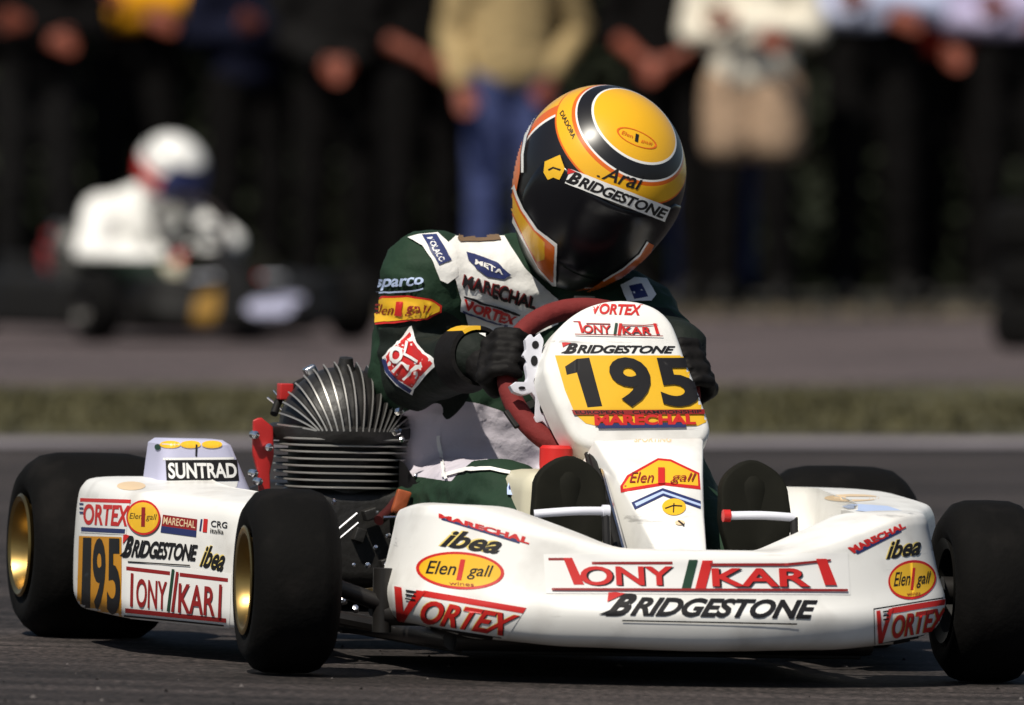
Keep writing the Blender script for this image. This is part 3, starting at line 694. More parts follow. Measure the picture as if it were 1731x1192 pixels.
    ol = [K(x, y, -.31) for x, y in ((888, 574), (897, 563), (903, 572), (912, 562), (920, 575), (914, 590), (922, 612), (917, 630), (926, 652), (921, 672), (930, 700), (940, 722), (930, 728), (918, 712), (906, 716), (903, 704), (914, 694), (908, 676), (899, 664), (884, 668), (868, 663), (862, 652), (872, 645), (886, 650), (892, 638), (888, 618), (893, 606), (884, 600), (890, 590))]
    pillow(mb, resample(ol, 84, closed=True), V((0, 1, .2)), .012, edge=.0015, bulge=.0005)
    P['bracket'] = mb.build('panel_bracket', 'white enamel', root, M, sharp=25)
    return P

# ================================================================== DRIVERS
def smoothstep(a, b, x):
    t = max(0, min(1, (x - a) / (b - a))); return t * t * (3 - 2 * t)
def helmet(root, M, c, hu, hf, paint, name='helmet', nlon=96):
    hu = V(hu).normalized(); hf = V(hf); hf = (hf - hu * hf.dot(hu)).normalized(); hs = hf.cross(hu)      # hs = driver's right
    def surf(ph, lo, off=0.0):                # ph from the crown, lo from the front (degrees)
        p, l = R(ph), R(lo); cl = math.cos(l)
        front = .132 + .026 * smoothstep(80, 118, ph) - .012 * smoothstep(128, 150, ph)
        rf = front if cl > 0 else .134 - .030 * smoothstep(85, 150, ph)
        sd = .123 - .026 * smoothstep(88, 150, ph)
        rad = 1 / math.sqrt((cl / rf) ** 2 + (math.sin(l) / sd) ** 2)
        hgt = .124 if ph < 90 else .186
        s = math.sin(p) if ph < 90 else math.sin(p) ** .72
        q = hf * (cl * rad * s) + hs * (math.sin(l) * rad * s) + hu * (hgt * math.cos(p))
        return V(c) + q + q.normalized() * off
    lats = sorted(set([1.5, 6, 12, 18, 24, 29, 150] + [b for b, _ in paint['bands']] + list(range(40, 150, 5))))
    lons = sorted(set([i * 360 / nlon - 180 for i in range(nlon)] + [-x for x in paint.get('lon', [])] + list(paint.get('lon', []))))
    mb = MB(); rows = [[surf(ph, lo) for lo in lons] for ph in lats]
    mats = paint['mats']; MI = []; 
    for i in range(len(lats) - 1):
        ph = (lats[i] + lats[i + 1]) / 2
        for j in range(len(lons)):
            lo = lons[j] + (lons[(j + 1) % len(lons)] - lons[j]) / 2 if j < len(lons) - 1 else 179.9
            MI.append(mats.index(paint['fn'](ph, lo)))
    nl = len(lons); fs = []
    for i in range(len(lats) - 1):
        for j in range(nl): fs.append([i * nl + j, i * nl + (j + 1) % nl, (i + 1) * nl + (j + 1) % nl, (i + 1) * nl + j])
    mb.add([p for r in rows for p in r], fs, MI)
    mb.add([surf(0, 0)], [], 0); k = len(mb.v) - 1
    mb.f += [[j, (j + 1) % nl, k] for j in range(nl)]; mb.m += [mats.index(paint['fn'](0, 0))] * nl
    # rolled lower edge and lining
    edge = [[surf(150, lo, 0) for lo in lons], [surf(151, lo, -.008) for lo in lons], [surf(146, lo, -.022) for lo in lons], [surf(110, lo, -.03) for lo in lons]]
    mb.grid(edge, mats.index(paint['lining']), close_u=True)
    h = mb.build(name, mats, root, M, sharp=80)
    # visor
    mb = MB(); vl = [i * 3 - 66 for i in range(45)]
    ys = [66, 66.8, 70, 74, 79, 84, 90, 96, 102, 108, 113, 114]
    mb.grid([[surf(y + (0 if abs(x) < 50 else (92 - y) * (abs(x) - 50) / 40), x, .0005 if y in (66, 114) or abs(x) > 65 else .0030) for x in vl] for y in ys])
    vz = mb.build('visor', paint.get('visor', 'visor'), h, M, sharp=80)
    return h, vz, surf, hs, hf, hu

def glove(root, M, P, ang, side, mt, name='glove', wrist=None):
    """hand closed round the steering wheel rim: palm, four bent fingers of different length, thumb"""
    C, n, u, v, r = P['wheelC'], P['wheelN'], P['wu'], P['wv'], P['wr']
    o = (u * math.cos(ang) + v * math.sin(ang)).normalized(); t = (u * -math.sin(ang) + v * math.cos(ang)).normalized()
    if t.z < 0: t = -t
    Rp = C + o * r; caps = []
    back = -n                                  # towards the driver
    def pt(a, d, s): return Rp + (o * math.cos(a) + n * math.sin(a)) * d + t * s
    # palm on the driver side / outside of the rim
    for s in (-.03, -.01, .01, .03): caps.append((pt(R(-75), .030, s), .0135, pt(R(-10), .031, s), .013))
    for s, k in ((.034, .92), (.012, 1.0), (-.011, .96), (-.033, .8)):
        a = [R(-10), R(48 * k), R(105 * k), R(155 * k)]
        for a0, a1, r0, r1 in ((a[0], a[1], .0115, .0105), (a[1], a[2], .0105, .0098), (a[2], a[3], .0098, .0088)):
            caps.append((pt(a0, .0285, s), r0 * k ** .3, pt(a1, .028, s), r1 * k ** .3))
    caps.append((pt(R(-80), .03, .02), .0125, pt(R(-125), .030, .045), .0115)); caps.append((pt(R(-125), .030, .045), .0115, pt(R(-170), .028, .058), .0095))
    W = V(wrist); caps.append((pt(R(-60), .034, 0), .024, W, .030)); 
    return blob(name, caps, mt, root, voxel=.0034, smooth=4, fr=M, wrinkle=.0012, wscale=60)

def shoe(root, M, c, x_tilt=0.0, w=.054, zt=.33, heel=.045):
    mb = MB(); ol = []
    for i in range(48):
        a = 2 * math.pi * i / 48; s = math.sin(a); cc = math.cos(a)
        zz = (zt + heel) / 2 + (zt - heel) / 2 * s
        q = (zz - heel) / (zt - heel)
        ww = interp([(0, .55), (.08, .80), (.3, .78), (.45, .80), (.68, 1.05), (.85, .98), (1, .55)], q) * w
        ol.append(V((c[0] + ww * (1 if cc > 0 else -1) * min(1, abs(cc) * 2.2) + x_tilt * (q - .5), c[1] - .035 * q ** 3, zz)))
    pillow(mb, resample(ol, 60, closed=True), V((0, 1, 0.06)), .022, edge=.005, bulge=.002)
    caps_into(mb, [((c[0] - x_tilt * .4, c[1] - .05, heel + .04), .034, (c[0], c[1] - .05, heel + .15), .036), ((c[0], c[1] - .05, heel + .15), .036, (c[0] + x_tilt * .35, c[1] - .05, zt - .045), .030),
                   ((c[0] - x_tilt * .4, c[1] - .06, heel + .045), .036, (c[0], c[1] - .16, heel + .09), .042)])
    return mb.build('shoe', 'sole', root, M)

GLOVES = []
def driver(name, label, M, J, suit, P, gl='black leather', matfn=None, angs=None, zones=None, wrinkle=.0058, voxel=.0062):
    base = M @ Matrix.Translation((0, -.75, .03))
    root = empty(name, base); tag(root, label, 'person')
    j = J; S = []
    def c(a, ra, b, rb): S.append((V(a), ra, V(b), rb))
    pel, che = V(j['pelvis']), V(j['chest'])
    hx = V((.085, 0, 0)); sx = (V(j['shR']) - V(j['shL'])); sx.normalize()
    c(pel - hx, .105, pel + hx, .105); c(pel - hx, .10, che - sx * .075 - V((0, 0, .05)), .105); c(pel + hx, .10, che + sx * .075 - V((0, 0, .05)), .105)
    c(pel, .11, che, .115); c(che - sx * .07, .11, che + sx * .07, .11)
    c(che + sx * .07, .10, V(j['shR']) - sx * .02, .068); c(che - sx * .07, .10, V(j['shL']) + sx * .02, .068)
    nb = V(j['neck']); c(che + V((0, 0, .05)), .085, nb, .062); c(nb, .058, V(j['head']), .07)
    c(V(j['shR']) - sx * .03, .066, nb, .078); c(V(j['shL']) + sx * .03, .062, nb, .055)
    for s in 'RL':
        c(j['sh' + s], .077, j['el' + s], .058); c(j['el' + s], .055, j['wr' + s], .040)
        hp = pel + hx * (1 if s == 'R' else -1)
        c(hp, .098, j['kn' + s], .064); c(j['kn' + s], .062, j['an' + s], .046)
    body = blob('race_suit', S, suit, root, voxel=voxel, smooth=5, fr=M, wrinkle=wrinkle, wscale=12, matfn=matfn, zones=zones)
    for s, a in zip('RL', angs):
        gv = glove(root, M, P, a, s, gl, wrist=j['wr' + s])
        GLOVES.append(gv)
        if s == 'R' and zones:
            W = V(j['wrR']); d = (V(j['elR']) - W).normalized(); mb = MB()
            mb.lathe([(.038, -.034), (.044, -.033), (.047, -.005), (.050, .018), (.047, .022), (.040, .022)], W + d * .012, d, 36); q_ = V((.15, .55, .8)).normalized()
            for k_, f_ in enumerate(mb.f):
                c_ = sum((mb.v[i_] for i_ in f_), V((0, 0, 0))) / len(f_) - W; c_ -= d * c_.dot(d)
                mb.m[k_] = 1 if c_.normalized().dot(q_) > .72 else 0
            GLOVES.append(mb.build('cuff', ['black leather', 'yellow'], gv, M))
    return root, body

def rim_angle(P, M, px, py):
    best = None
    for i in range(360):
        a = R(i); p = M @ (P['wheelC'] + (P['wu'] * math.cos(a) + P['wv'] * math.sin(a)) * P['wr'])
        d = p - CAM; d = d / (d.y * math.cos(PITCH) - d.z * math.sin(PITCH))
        x = 865.5 + d.x * F; y = 596 - (d.y * math.sin(PITCH) + d.z * math.cos(PITCH)) * F
        q = (x - px) ** 2 + (y - py) ** 2
        if best is None or q < best[0]: best = (q, a)
    return best[1]

# ================================================================== SPECTATORS
mat('skin', (0.20, 0.045, 0.022), 0.6, var=0.1)
mat('hair', (0.02, 0.012, 0.008), 0.7, var=0.3)
mat('eye', (0.02, 0.015, 0.012), 0.3)
CLOTH = {'black': (.0055, .005, .005), 'charcoal': (.009, .0085, .0085), 'khaki': (.38, .28, .14), 'jeans': (.055, .070, .17), 'tan': (.36, .25, .17), 'cream': (.78, .72, .60), 'scarlet': (.42, .05, .02),
         'golden': (.68, .30, .015), 'sky': (.50, .54, .72), 'crimson': (.40, .035, .02), 'lilac': (.42, .38, .55), 'olive': (.05, .038, .020), 'navy': (.008, .009, .02)}
for k, q in CLOTH.items(): mat('cloth ' + k, q, 0.9, var=0.15, vscale=6, bump=0.4, bscale=20, spec=0.05)
PC = {}
def person_caps(pose):
    """standing, facing -y, 1.76 m; joints in metres"""
    sh = {s: V((s * .19, 0, 1.45)) for s in (1, -1)}
    hip = {s: V((s * .09, .01, .93)) for s in (1, -1)}; kn = {s: V((s * .11, -.01, .50)) for s in (1, -1)}; an = {s: V((s * .12, .03, .09)) for s in (1, -1)}
    if pose == 'down': el = {s: V((s * .25, .03, 1.16)) for s in (1, -1)}; wr = {s: V((s * .27, -.03, .92)) for s in (1, -1)}
    elif pose == 'folded': el = {s: V((s * .26, -.02, 1.18)) for s in (1, -1)}; wr = {1: V((-.03, -.20, 1.22)), -1: V((.04, -.18, 1.15))}
    elif pose == 'front': el = {s: V((s * .27, 0, 1.18)) for s in (1, -1)}; wr = {s: V((s * .07, -.17, 1.06)) for s in (1, -1)}
    else: el = {1: V((.30, .05, 1.19)), -1: V((-.25, .03, 1.16))}; wr = {1: V((.17, -.06, 1.0)), -1: V((-.24, -.12, .96))}
    return sh, el, wr, hip, kn, an
def hand_caps(w, d, s):
    d = V(d).normalized(); side = d.cross(V((0, 1, 0)))
    side = side.normalized() if side.length > .2 else V((1, 0, 0))
    nn = d.cross(side); out = []
    for k in (-.024, -.008, .008, .024): out.append((w + side * k * .7, .014, w + d * .085 + side * k, .013))
    for k, L in ((-.030, .060), (-.010, .072), (.010, .068), (.030, .052)):
        a = w + d * .09 + side * k; b = a + d * L * .55 + nn * .008; e = b + d * L * .4 + nn * .022
        out += [(a, .009, b, .0085), (b, .0085, e, .0075)]
    a = w + d * .03 + side * .03 * s; b = a + d * .04 + side * .03 * s; out += [(a, .012, b, .010), (b, .010, b + d * .03, .0085)]
    return out
def proto(piece, pose):
    key = (piece, pose)
    if key in PC: return PC[key]
    sh, el, wr, hip, kn, an = person_caps(pose); S = []; vx = .014; I = Matrix.Identity(4)
    if piece == 'body':
        vx = .0085
        S += [(V((0, .0, 1.50)), .055, V((0, -.01, 1.60)), .055), (V((0, .01, 1.68)), .092, V((0, -.015, 1.66)), .088), (V((0, -.03, 1.60)), .062, V((0, -.045, 1.565)), .045),
              (V((0, -.105, 1.645)), .012, V((0, -.118, 1.615)), .016), (V((.088, .01, 1.66)), .012, V((.09, .015, 1.625)), .012), (V((-.088, .01, 1.66)), .012, V((-.09, .015, 1.625)), .012),
              (V((-.02, -.098, 1.577)), .008, V((.02, -.098, 1.577)), .008)]
        S += [(V((-.1, 0, 1.38)), .10, V((.1, 0, 1.38)), .10), (V((0, 0, 1.38)), .12, V((0, 0, 1.0)), .115), (V((-.07, 0, .97)), .10, V((.07, 0, .97)), .10)]
        for s in (1, -1):
            S += [(sh[s], .052, el[s], .042), (el[s], .042, wr[s], .028), (hip[s], .085, kn[s], .055), (kn[s], .055, an[s], .038), (an[s], .038, an[s] + V((0, -.17, -.045)), .03)]
            S += hand_caps(wr[s] + (wr[s] - el[s]).normalized() * .015, (wr[s] - el[s]) + V((-s * .02, 0, -.06)), -s)
    elif piece in ('jacket', 'shirt', 'coat'):
        S += [(V((-.1, 0, 1.38)), .125, V((.1, 0, 1.38)), .125), (V((-.05, 0, 1.36)), .125, V((-.06, 0, 1.02)), .125), (V((.05, 0, 1.36)), .125, V((.06, 0, 1.02)), .125), (V((0, -.01, 1.36)), .132, V((0, -.005, 1.02)), .132), (V((0, 0, 1.45)), .08, V((0, 0, 1.52)), .07)]
        if piece == 'coat': S += [(V((-.06, 0, 1.02)), .125, V((-.09, 0, .80)), .13), (V((.06, 0, 1.02)), .125, V((.09, 0, .80)), .13), (V((0, 0, 1.0)), .13, V((0, 0, .80)), .14)]
        for s in (1, -1):
            S += [(sh[s], .078, el[s], .064)]
            e = el[s].lerp(wr[s], .25 if piece == 'shirt' else .94); S += [(el[s], .062, e, .050)]
    elif piece == 'cropped':
        S += [(V((-.1, 0, 1.38)), .135, V((.1, 0, 1.38)), .135), (V((-.06, 0, 1.36)), .135, V((-.06, 0, 1.28)), .138), (V((.06, 0, 1.36)), .135, V((.06, 0, 1.28)), .138), (V((0, -.01, 1.36)), .145, V((0, -.01, 1.28)), .148), (V((0, 0, 1.45)), .088, V((0, 0, 1.52)), .075)]
        for s in (1, -1): S += [(sh[s], .085, el[s], .072), (el[s], .070, el[s].lerp(wr[s], .9), .056)]
    elif piece in ('trousers', 'shorts'):
        S += [(V((-.075, .005, .98)), .118, V((.075, .005, .98)), .118)]
        for s in (1, -1):
            if piece == 'shorts': S += [(hip[s], .13, hip[s].lerp(kn[s], .5), .125)]
            else: S += [(hip[s], .112, kn[s], .080), (kn[s], .080, an[s], .068), (an[s], .068, an[s] - V((0, 0, .015)), .066)]
    elif piece.startswith('shoe'):
        for s in (1 if piece == 'shoe right' else -1,): S += [(an[s] + V((0, .03, -.040)), .050, an[s] + V((0, -.18, -.045)), .045), (an[s] + V((0, 0, .02)), .050, an[s] - V((0, 0, .03)), .05), (an[s] + V((0, 0, .005)), .05, an[s] + V((0, -.09, -.025)), .05)]
    elif piece == 'hair':
        S += [(V((0, .028, 1.70)), .098, V((0, .035, 1.66)), .096), (V((0, -.02, 1.735)), .07, V((0, .03, 1.72)), .09)]
    o = blob(piece, S, 'skin', None, voxel=vx, smooth=3, fr=I, wrinkle=.008 if piece in ('jacket', 'shirt', 'coat', 'trousers', 'shorts') else 0, wscale=7)
    PC[key] = o.data; bpy.data.objects.remove(o); return PC[key]
def spectator(x, y, label, top, legs, pose='down', kind='jacket', leg='trousers', rot=0.0, h=1.0, extra=()):
    root = bpy.data.objects.new('person', proto('body', pose)); COL.objects.link(root)
    root.location = (x, y, 0.0); root.rotation_euler.z = rot; root.scale = (h, h, h)
    tag(root, label, 'person', 'spectators standing along the far edge of the track')
    for pc, mt in ((kind, 'cloth ' + top), (leg, 'cloth ' + legs), ('shoe right', 'black'), ('shoe left', 'black'), ('hair', 'hair')) + tuple(extra):
        o = link_mesh(pc.split()[0], proto(pc, pose), root); o.material_slots[0].link = 'OBJECT'; o.material_slots[0].material = MATS[mt]
    for s in (1, -1):
        if ('eye', s) not in PC:
            mb = MB(); mb.lathe([(0, -.012), (.009, -.008), (.012, 0), (.009, .008), (0, .012)], (s * .033, -.088, 1.652), (0, 1, 0), 10)
            me = bpy.data.meshes.new('eye'); me.from_pydata(mb.v, [], mb.f); me.materials.append(MATS['eye']); PC[('eye', s)] = me
        link_mesh('eye', PC[('eye', s)], root)
    return root

def hedge():
    I = Matrix.Identity(4)
    mat('leaf', (0.012, 0.016, 0.007), 0.7, var=0.6, vscale=3, spec=0.2)
    mat('hedge core', (0.006, 0.006, 0.004), 0.95, var=0.4, spec=0.1)
    root = empty('hedge', Matrix.Translation((0, 36, 0))); tag(root, 'tall dark hedge standing behind the spectators', 'hedge')
    mb = MB(); n = 40; rows = []
    for i in range(9):
        z = i * .45; rows.append([V((-7 + 14 * k / n, 36 + .35 * noise.noise(V((k * .6, i * .7, 2))) + .04 * i, z)) for k in range(n + 1)])
    rows += [[V((p.x, 38.2, p.z)) for p in rows[-1]], [V((p.x, 38.4, 0)) for p in rows[-1]]]
    mb.grid(rows); mb.build('core', 'hedge core', root, I)
    mb = MB(); rnd = random.Random(5)
    for i in range(26000):
        x = rnd.uniform(-7, 7); z = rnd.uniform(0, 3.9); y = 36 + .35 * noise.noise(V(((x + 7) / 14 * n * .6, z / .45 * .7, 2))) + .04 * z / .45 - rnd.uniform(-.05, .35)
        c = V((x, y, z)); d = V((rnd.gauss(0, 1), rnd.gauss(0, 1), rnd.gauss(0, 1))).normalized() * .055; e = d.orthogonal().normalized() * .03
        mb.add([c - d, c + e, c + d, c - e], [[0, 1, 2, 3]])
    mb.build('foliage', 'leaf', root, I, smooth=False)

setting()
KP_ = kart('kart', KM, 'white racing kart in the foreground with yellow number panel 195 and sponsor stickers')
P = KP_
# ------------------------------------------------------------------ the driver
J = dict(pelvis=(.02, -.82, .19), chest=K(872, 562, -.76), neck=K(935, 478, -.72), head=K(1000, 370, -.60), shR=K(730, 474, -.69), shL=K(1062, 545, -.64),
         elR=K(688, 636, -.72), wrR=K(800, 604, -.47), elL=K(1122, 600, -.56), wrL=K(1150, 590, -.43),
         knR=(.118, -.34, .235), knL=(-.13, -.36, .27), anR=(.095, -.10, .13), anL=(-.16, -.11, .13))
_hp = V(J['pelvis']) + V((.085, 0, 0)); _k = V(J['knR']); _e = V(J['elR']); _w = V(J['wrR'])
def z_thigh(p):
    d = _k - _hp; t = (p - _hp).dot(d) / d.length_squared
    return min(.30 + .012 * math.sin(p.x * 60) - (p.y + .82) if False else (.80 - t) * .4, .385 - p.z, p.z - .262, p.x + .05, .17 - (p - (_hp + d * max(0, min(1, t)))).length)
def z_fore_shade(p):
    e2, w2 = V(J['elL']), V(J['wrL']); out = []
    for e_, w_ in ((_e, _w), (e2, w2)):
        d = w_ - e_; t = (p - e_).dot(d) / d.length_squared
        out.append(min((t - .10) * .3, .085 - (p - (e_ + d * max(0, min(1, t)))).length))
    return max(out)
zone_mat('suit cloth', 'green cloth', (('thigh', (.56, .52, .58)), ('forearm_shade', (.007, .011, .008))))  # thigh is pale cloth; the forearm zone paints shade onto the green sleeves
aR = rim_angle(P, KM, 852, 612); aL = rim_angle(P, KM, 1185, 620)
DR, suit = driver('person', 'driver in green racing suit and yellow and black helmet leaning over a red steering wheel', KM, J,
                  'suit cloth', P, zones=dict(thigh=z_thigh, forearm_shade=z_fore_shade), angs=(aR, aL))
HB = [(33, 0), (34.6, 0), (44.5, 0), (45.8, 0), (48.5, 0), (60, 0), (61.3, 0), (80, 0), (124, 0), (126, 0)]
def paint_main(ph, lo):
    if ph < 33: return 'helmet yellow'
    if ph < 34.6: return 'helmet white'
    if ph < 44.5: return 'helmet black'
    if ph < 45.8: return 'helmet white'
    if ph < 48.5: return 'helmet orange'
    if ph < 60: return 'helmet yellow'
    if ph < 61.3: return 'helmet orange'
    if ph > 124 and -112 < lo < -8: return 'helmet white' if ph < 126 else 'helmet orange'
    a = abs(lo)
    if ph > 61.3 and a > 98: return ('helmet black' if ph > 97 and a < 113 else 'helmet white') if a < 101 or ph > 97 and a < 113 else ('helmet orange' if a < 113 else 'helmet yellow')
    return 'helmet black'
Mr = KI.to_3x3()
hc = K(1018, 292, -.585)
HEL, VIS, hsurf, hs, hf, hu = helmet(DR, KM, hc, Mr @ V((.45, -.60, .66)), Mr @ V((.10, -.80, -.60)),
    dict(mats=['helmet yellow', 'helmet white', 'helmet black', 'helmet orange', 'black'], bands=HB, lon=[8, 98, 101, 112, 113], fn=paint_main, lining='black'))
fR = K(965, 850, -.03); fL = K(1281, 855, -.03)
shoe(DR, KM, (fR.x, -.02, 0), x_tilt=-.006, w=.052, zt=K(965, 770, -.05).z); shoe(DR, KM, (fL.x, -.02, 0), x_tilt=.004, w=.050, zt=K(1270, 777, -.05).z)

# ------------------------------------------------------------------ background
M2 = frame(V(((384 - 865.5) / 467, 25.0, 0)), R(27))
PP = kart('kart', M2, 'blurred dark kart on the far track carrying a driver in white', dict(nose='black', pod='black', panel='black', air='black', steer=-3, rim='dark metal'), False)
K2 = lambda x, y, d: K(x, y, d, M2)
J2 = dict(pelvis=K2(215, 440, -.85), chest=K2(232, 372, -.80), neck=K2(262, 335, -.74), head=K2(285, 306, -.64), shR=K2(172, 362, -.84), shL=K2(305, 352, -.70), elR=K2(150, 430, -.62), wrR=K2(215, 455, -.50),
          elL=K2(388, 412, -.42), wrL=K2(368, 398, -.40), knR=(.15, -.36, .25), knL=(-.14, -.36, .25), anR=(.10, -.11, .14), anL=(-.15, -.11, .13))
W2 = Matrix.Identity(4)
aR2, aL2 = rim_angle(PP, M2, 300, 450), rim_angle(PP, M2, 320, 480)
J2['wrL'] = V(PP['wheelC']) + (PP['wu'] * math.cos(aL2) + PP['wv'] * math.sin(aL2)) * PP['wr'] - PP['wheelN'] * .06
J2['wrR'] = V(PP['wheelC']) + (PP['wu'] * math.cos(aR2) + PP['wv'] * math.sin(aR2)) * PP['wr'] - PP['wheelN'] * .06
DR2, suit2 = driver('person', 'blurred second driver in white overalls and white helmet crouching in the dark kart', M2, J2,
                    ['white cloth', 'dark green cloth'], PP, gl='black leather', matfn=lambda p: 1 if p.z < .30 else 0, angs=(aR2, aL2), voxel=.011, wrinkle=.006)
def paint2(ph, lo):
    if ph < 54: return 'helmet white'
    if ph < 60: return 'black'
    if ph < 84: return 'helmet white' if abs(lo) > 60 else 'navy'
    if ph < 112: return 'red'
    return 'helmet white'
M2r = M2.inverted().to_3x3()
helmet(DR2, M2, K2(291, 284, -.60), M2r @ V((.35, -.45, .80)), M2r @ V((.75, -.55, -.45)), dict(mats=['helmet white', 'black', 'navy', 'red'], bands=[(54, 0), (60, 0), (84, 0), (112, 0)], fn=paint2, lining='black', visor='navy'), nlon=60)
shoe(DR2, M2, (.10, -.02, 0)); shoe(DR2, M2, (-.17, -.02, 0))

hedge()
def sp(px, y, *a, **k): return spectator((px - 865.5) / (F / (y + 16)), y, *a, **k)
sp(228, 33.4, 'spectator in short yellow jacket with red trim and black trousers, at the far left', 'golden', 'black', pose='folded', h=1.08, kind='cropped', extra=(('shirt', 'cloth black'),))
sp(64, 33.0, 'spectator in plain black clothes at the left edge of the photo', 'black', 'charcoal', pose='folded')
sp(420, 33.3, 'spectator in dark navy clothes behind the far driver in white', 'navy', 'black', pose='folded', rot=.4)
sp(570, 33.2, 'black clad spectator with red hand raised to the chest, between two dark figures', 'charcoal', 'black', pose='front')
sp(712, 32.7, 'spectator in black short sleeves with bare forearms beside the khaki coat', 'black', 'black', pose='front', kind='shirt', rot=.5)
sp(862, 32.2, 'spectator in khaki jacket and blue jeans behind the driver', 'khaki', 'jeans', pose='pocket', rot=.2)
sp(1130, 32.6, 'spectator in dark top with bare red forearms beside the cream jumper', 'black', 'black', pose='front', kind='shirt', rot=-.3)
sp(1272, 32.3, 'spectator in cream jumper and tan shorts over dark leggings', 'cream', 'tan', pose='folded', leg='shorts', rot=-.15, extra=(('trousers', 'cloth black'),))
sp(1205, 33.3, 'spectator in black top and blue jeans half behind the tan shorts', 'black', 'jeans', pose='down')
sp(1478, 32.8, 'spectator in pale blue shirt and black trousers right of the driver', 'sky', 'black', pose='folded', h=1.08, kind='cropped', extra=(('shirt', 'cloth black'),))
sp(1612, 33.0, 'spectator in crimson shirt and black trousers near the right edge', 'crimson', 'black', pose='front', kind='cropped', h=1.06, extra=(('shirt', 'cloth black'),))
sp(1716, 32.8, 'spectator in lilac jacket at the right edge of the photo', 'lilac', 'black', pose='folded', h=1.05, kind='cropped', extra=(('shirt', 'cloth black'),))

# worn black tyres stacked beside the far track, cut by the right edge of the photo
def marker_tyre(z, dx, label):
    mb = MB(); r = .20; h = .085
    mb.lathe([(.085, -h * .8), (.10, -h), (.16, -h), (.19, -h * .75), (.20, -h * .3), (.20, h * .3), (.19, h * .75), (.16, h), (.10, h), (.085, h * .8), (.12, h * .5), (.12, -h * .5), (.085, -h * .8)], (0, 0, 0), (0, 0, 1), 44)
    o = mb.build('tyre', 'rubber', None, Matrix.Identity(4)); o.location = (1.89 + dx, 23.9, z)
    tag(o, label, 'tyre', 'black tyres stacked beside the far track')
for z, dx, lb in ((.083, 0, 'black tyre lying lowest in the stack at the right edge'), (.254, .012, 'black tyre in the middle of the stack at the right edge'), (.425, -.008, 'black tyre on top of the stack at the right edge')):
    marker_tyre(z, dx, lb)

# ================================================================== STICKERS AND WRITING
def quadbox(x0, y0, x1, y1): return ((x0, y0), (x1, y0), (x1, y1), (x0, y1))
def px_items(q, items):
    """shapes given in photo pixels inside an upright box -> unit shapes"""
    (x0, y0), (x1, _), (_, y1), _ = q; out = []
    for (vs, fs), m in items: out.append((([((x - x0) / (x1 - x0), (y1 - y) / (y1 - y0)) for x, y in vs], fs), m))
    return out
def pst(pts, w): return sh_stroke(pts, w)
def L_oval(w=1.0):
    return [(sh_ell(.5, .5, .5, .5), 'red'), (sh_ell(.5, .5, .462, .43), 'yellow'), (sh_text('Elen', (.11, .36, .46, .72), .012, .35), 'ink'), (sh_text('1', (.46, .24, .56, .80), .05, .2), 'red'),
            (sh_text('gall', (.58, .28, .88, .68), .005, .35), 'ink'), (sh_text('wines', (.38, .10, .66, .19), .0), 'dark red')]
def L_vortex(base='sticker white'):
    return [(sh_rect(-.02, -.06, 1.0, 1.02), base), (sh_rect(.03, -.01, .96, .10), 'ink'), (sh_poly([(.20, .84), (1.0, .84), (1.0, 1.0), (.22, 1.0)]), 'red'),
            (sh_text('ORTEX', (.215, .16, .985, .78), .03, .22), 'pale yellow'), (sh_text('ORTEX', (.23, .15, 1.0, .77), .03, .22), 'ink'), (sh_text('ORTEX', (.222, .155, .99, .775), .028, .22), 'red'),
            (sh_poly([(.0, .98), (.055, .98), (.075, .36), (.17, .98), (.24, .98), (.085, .12), (.02, .12)]), 'red')] + [(sh_rect(.09, y, .17 + .0 * y, y + .045), 'ink') for y in (.90, .80, .70)]
def L_bridge(ink='ink', under=True, red=True):
    o = [(sh_text('B', (.0, .04, .115, 1.0), .05, .3), ink), (sh_text('RIDGESTONE', (.115, .08, 1.0, .86), .036, .22, .96), ink), (sh_poly([(-.035, .10), (.02, .10), (.06, .5)]), ink)]
    if red: o.append((sh_poly([(-.02, .62), (.05, 1.0), (-.0, 1.04), (-.035, 1.02)]), 'red'))
    if under: o.append((sh_rect(.09, -.16, .92, -.10), ink))
    return o
def L_tony(base=None, col='red', dark='ink'):
    o = [(sh_rect(-.01, -.04, 1.01, 1.03), base)] if base else []
    o += [(sh_rect(.005, .86, .08, .93), 'dark red'), (sh_poly([(.055, .93), (.085, .93), (.12, .20), (.085, .20)]), col), (sh_rect(.15, .75, .42, .82), 'dark red'),
          (sh_text('ONY', (.115, .16, .425, .68), .022), dark), (sh_text('ONY', (.108, .18, .42, .70), .022), col),
          (sh_poly([(.445, .10), (.475, .10), (.505, .86), (.475, .86)]), 'ink green'), (sh_poly([(.49, .10), (.525, .10), (.555, .84), (.52, .84)]), col),
          (sh_poly([(.545, .70), (.80, .70), (.95, .82), (.95, .87), (.80, .77), (.545, .77)]), 'dark red'),
          (sh_text('KAR', (.555, .14, .88, .62), .024), dark), (sh_text('KAR', (.548, .16, .875, .64), .024), col), (sh_poly([(.90, .88), (.935, .88), (.965, .20), (.925, .20)]), col),
          (sh_rect(.01, .04, 1.0, .10), 'dark red')]
    return o
def L_ibea(): return [(sh_text('ibea', (-.03, .02, .97, .97), .05, .45), 'pale yellow'), (sh_text('ibea', (.0, .0, 1.0, .95), .03, .45), 'ink')]
def L_marechal(): return [(sh_rect(.03, -.05, .90, .34), 'navy'), (sh_text('MARECHAL', (.0, .18, 1.0, 1.0), .05, .0), 'red')]

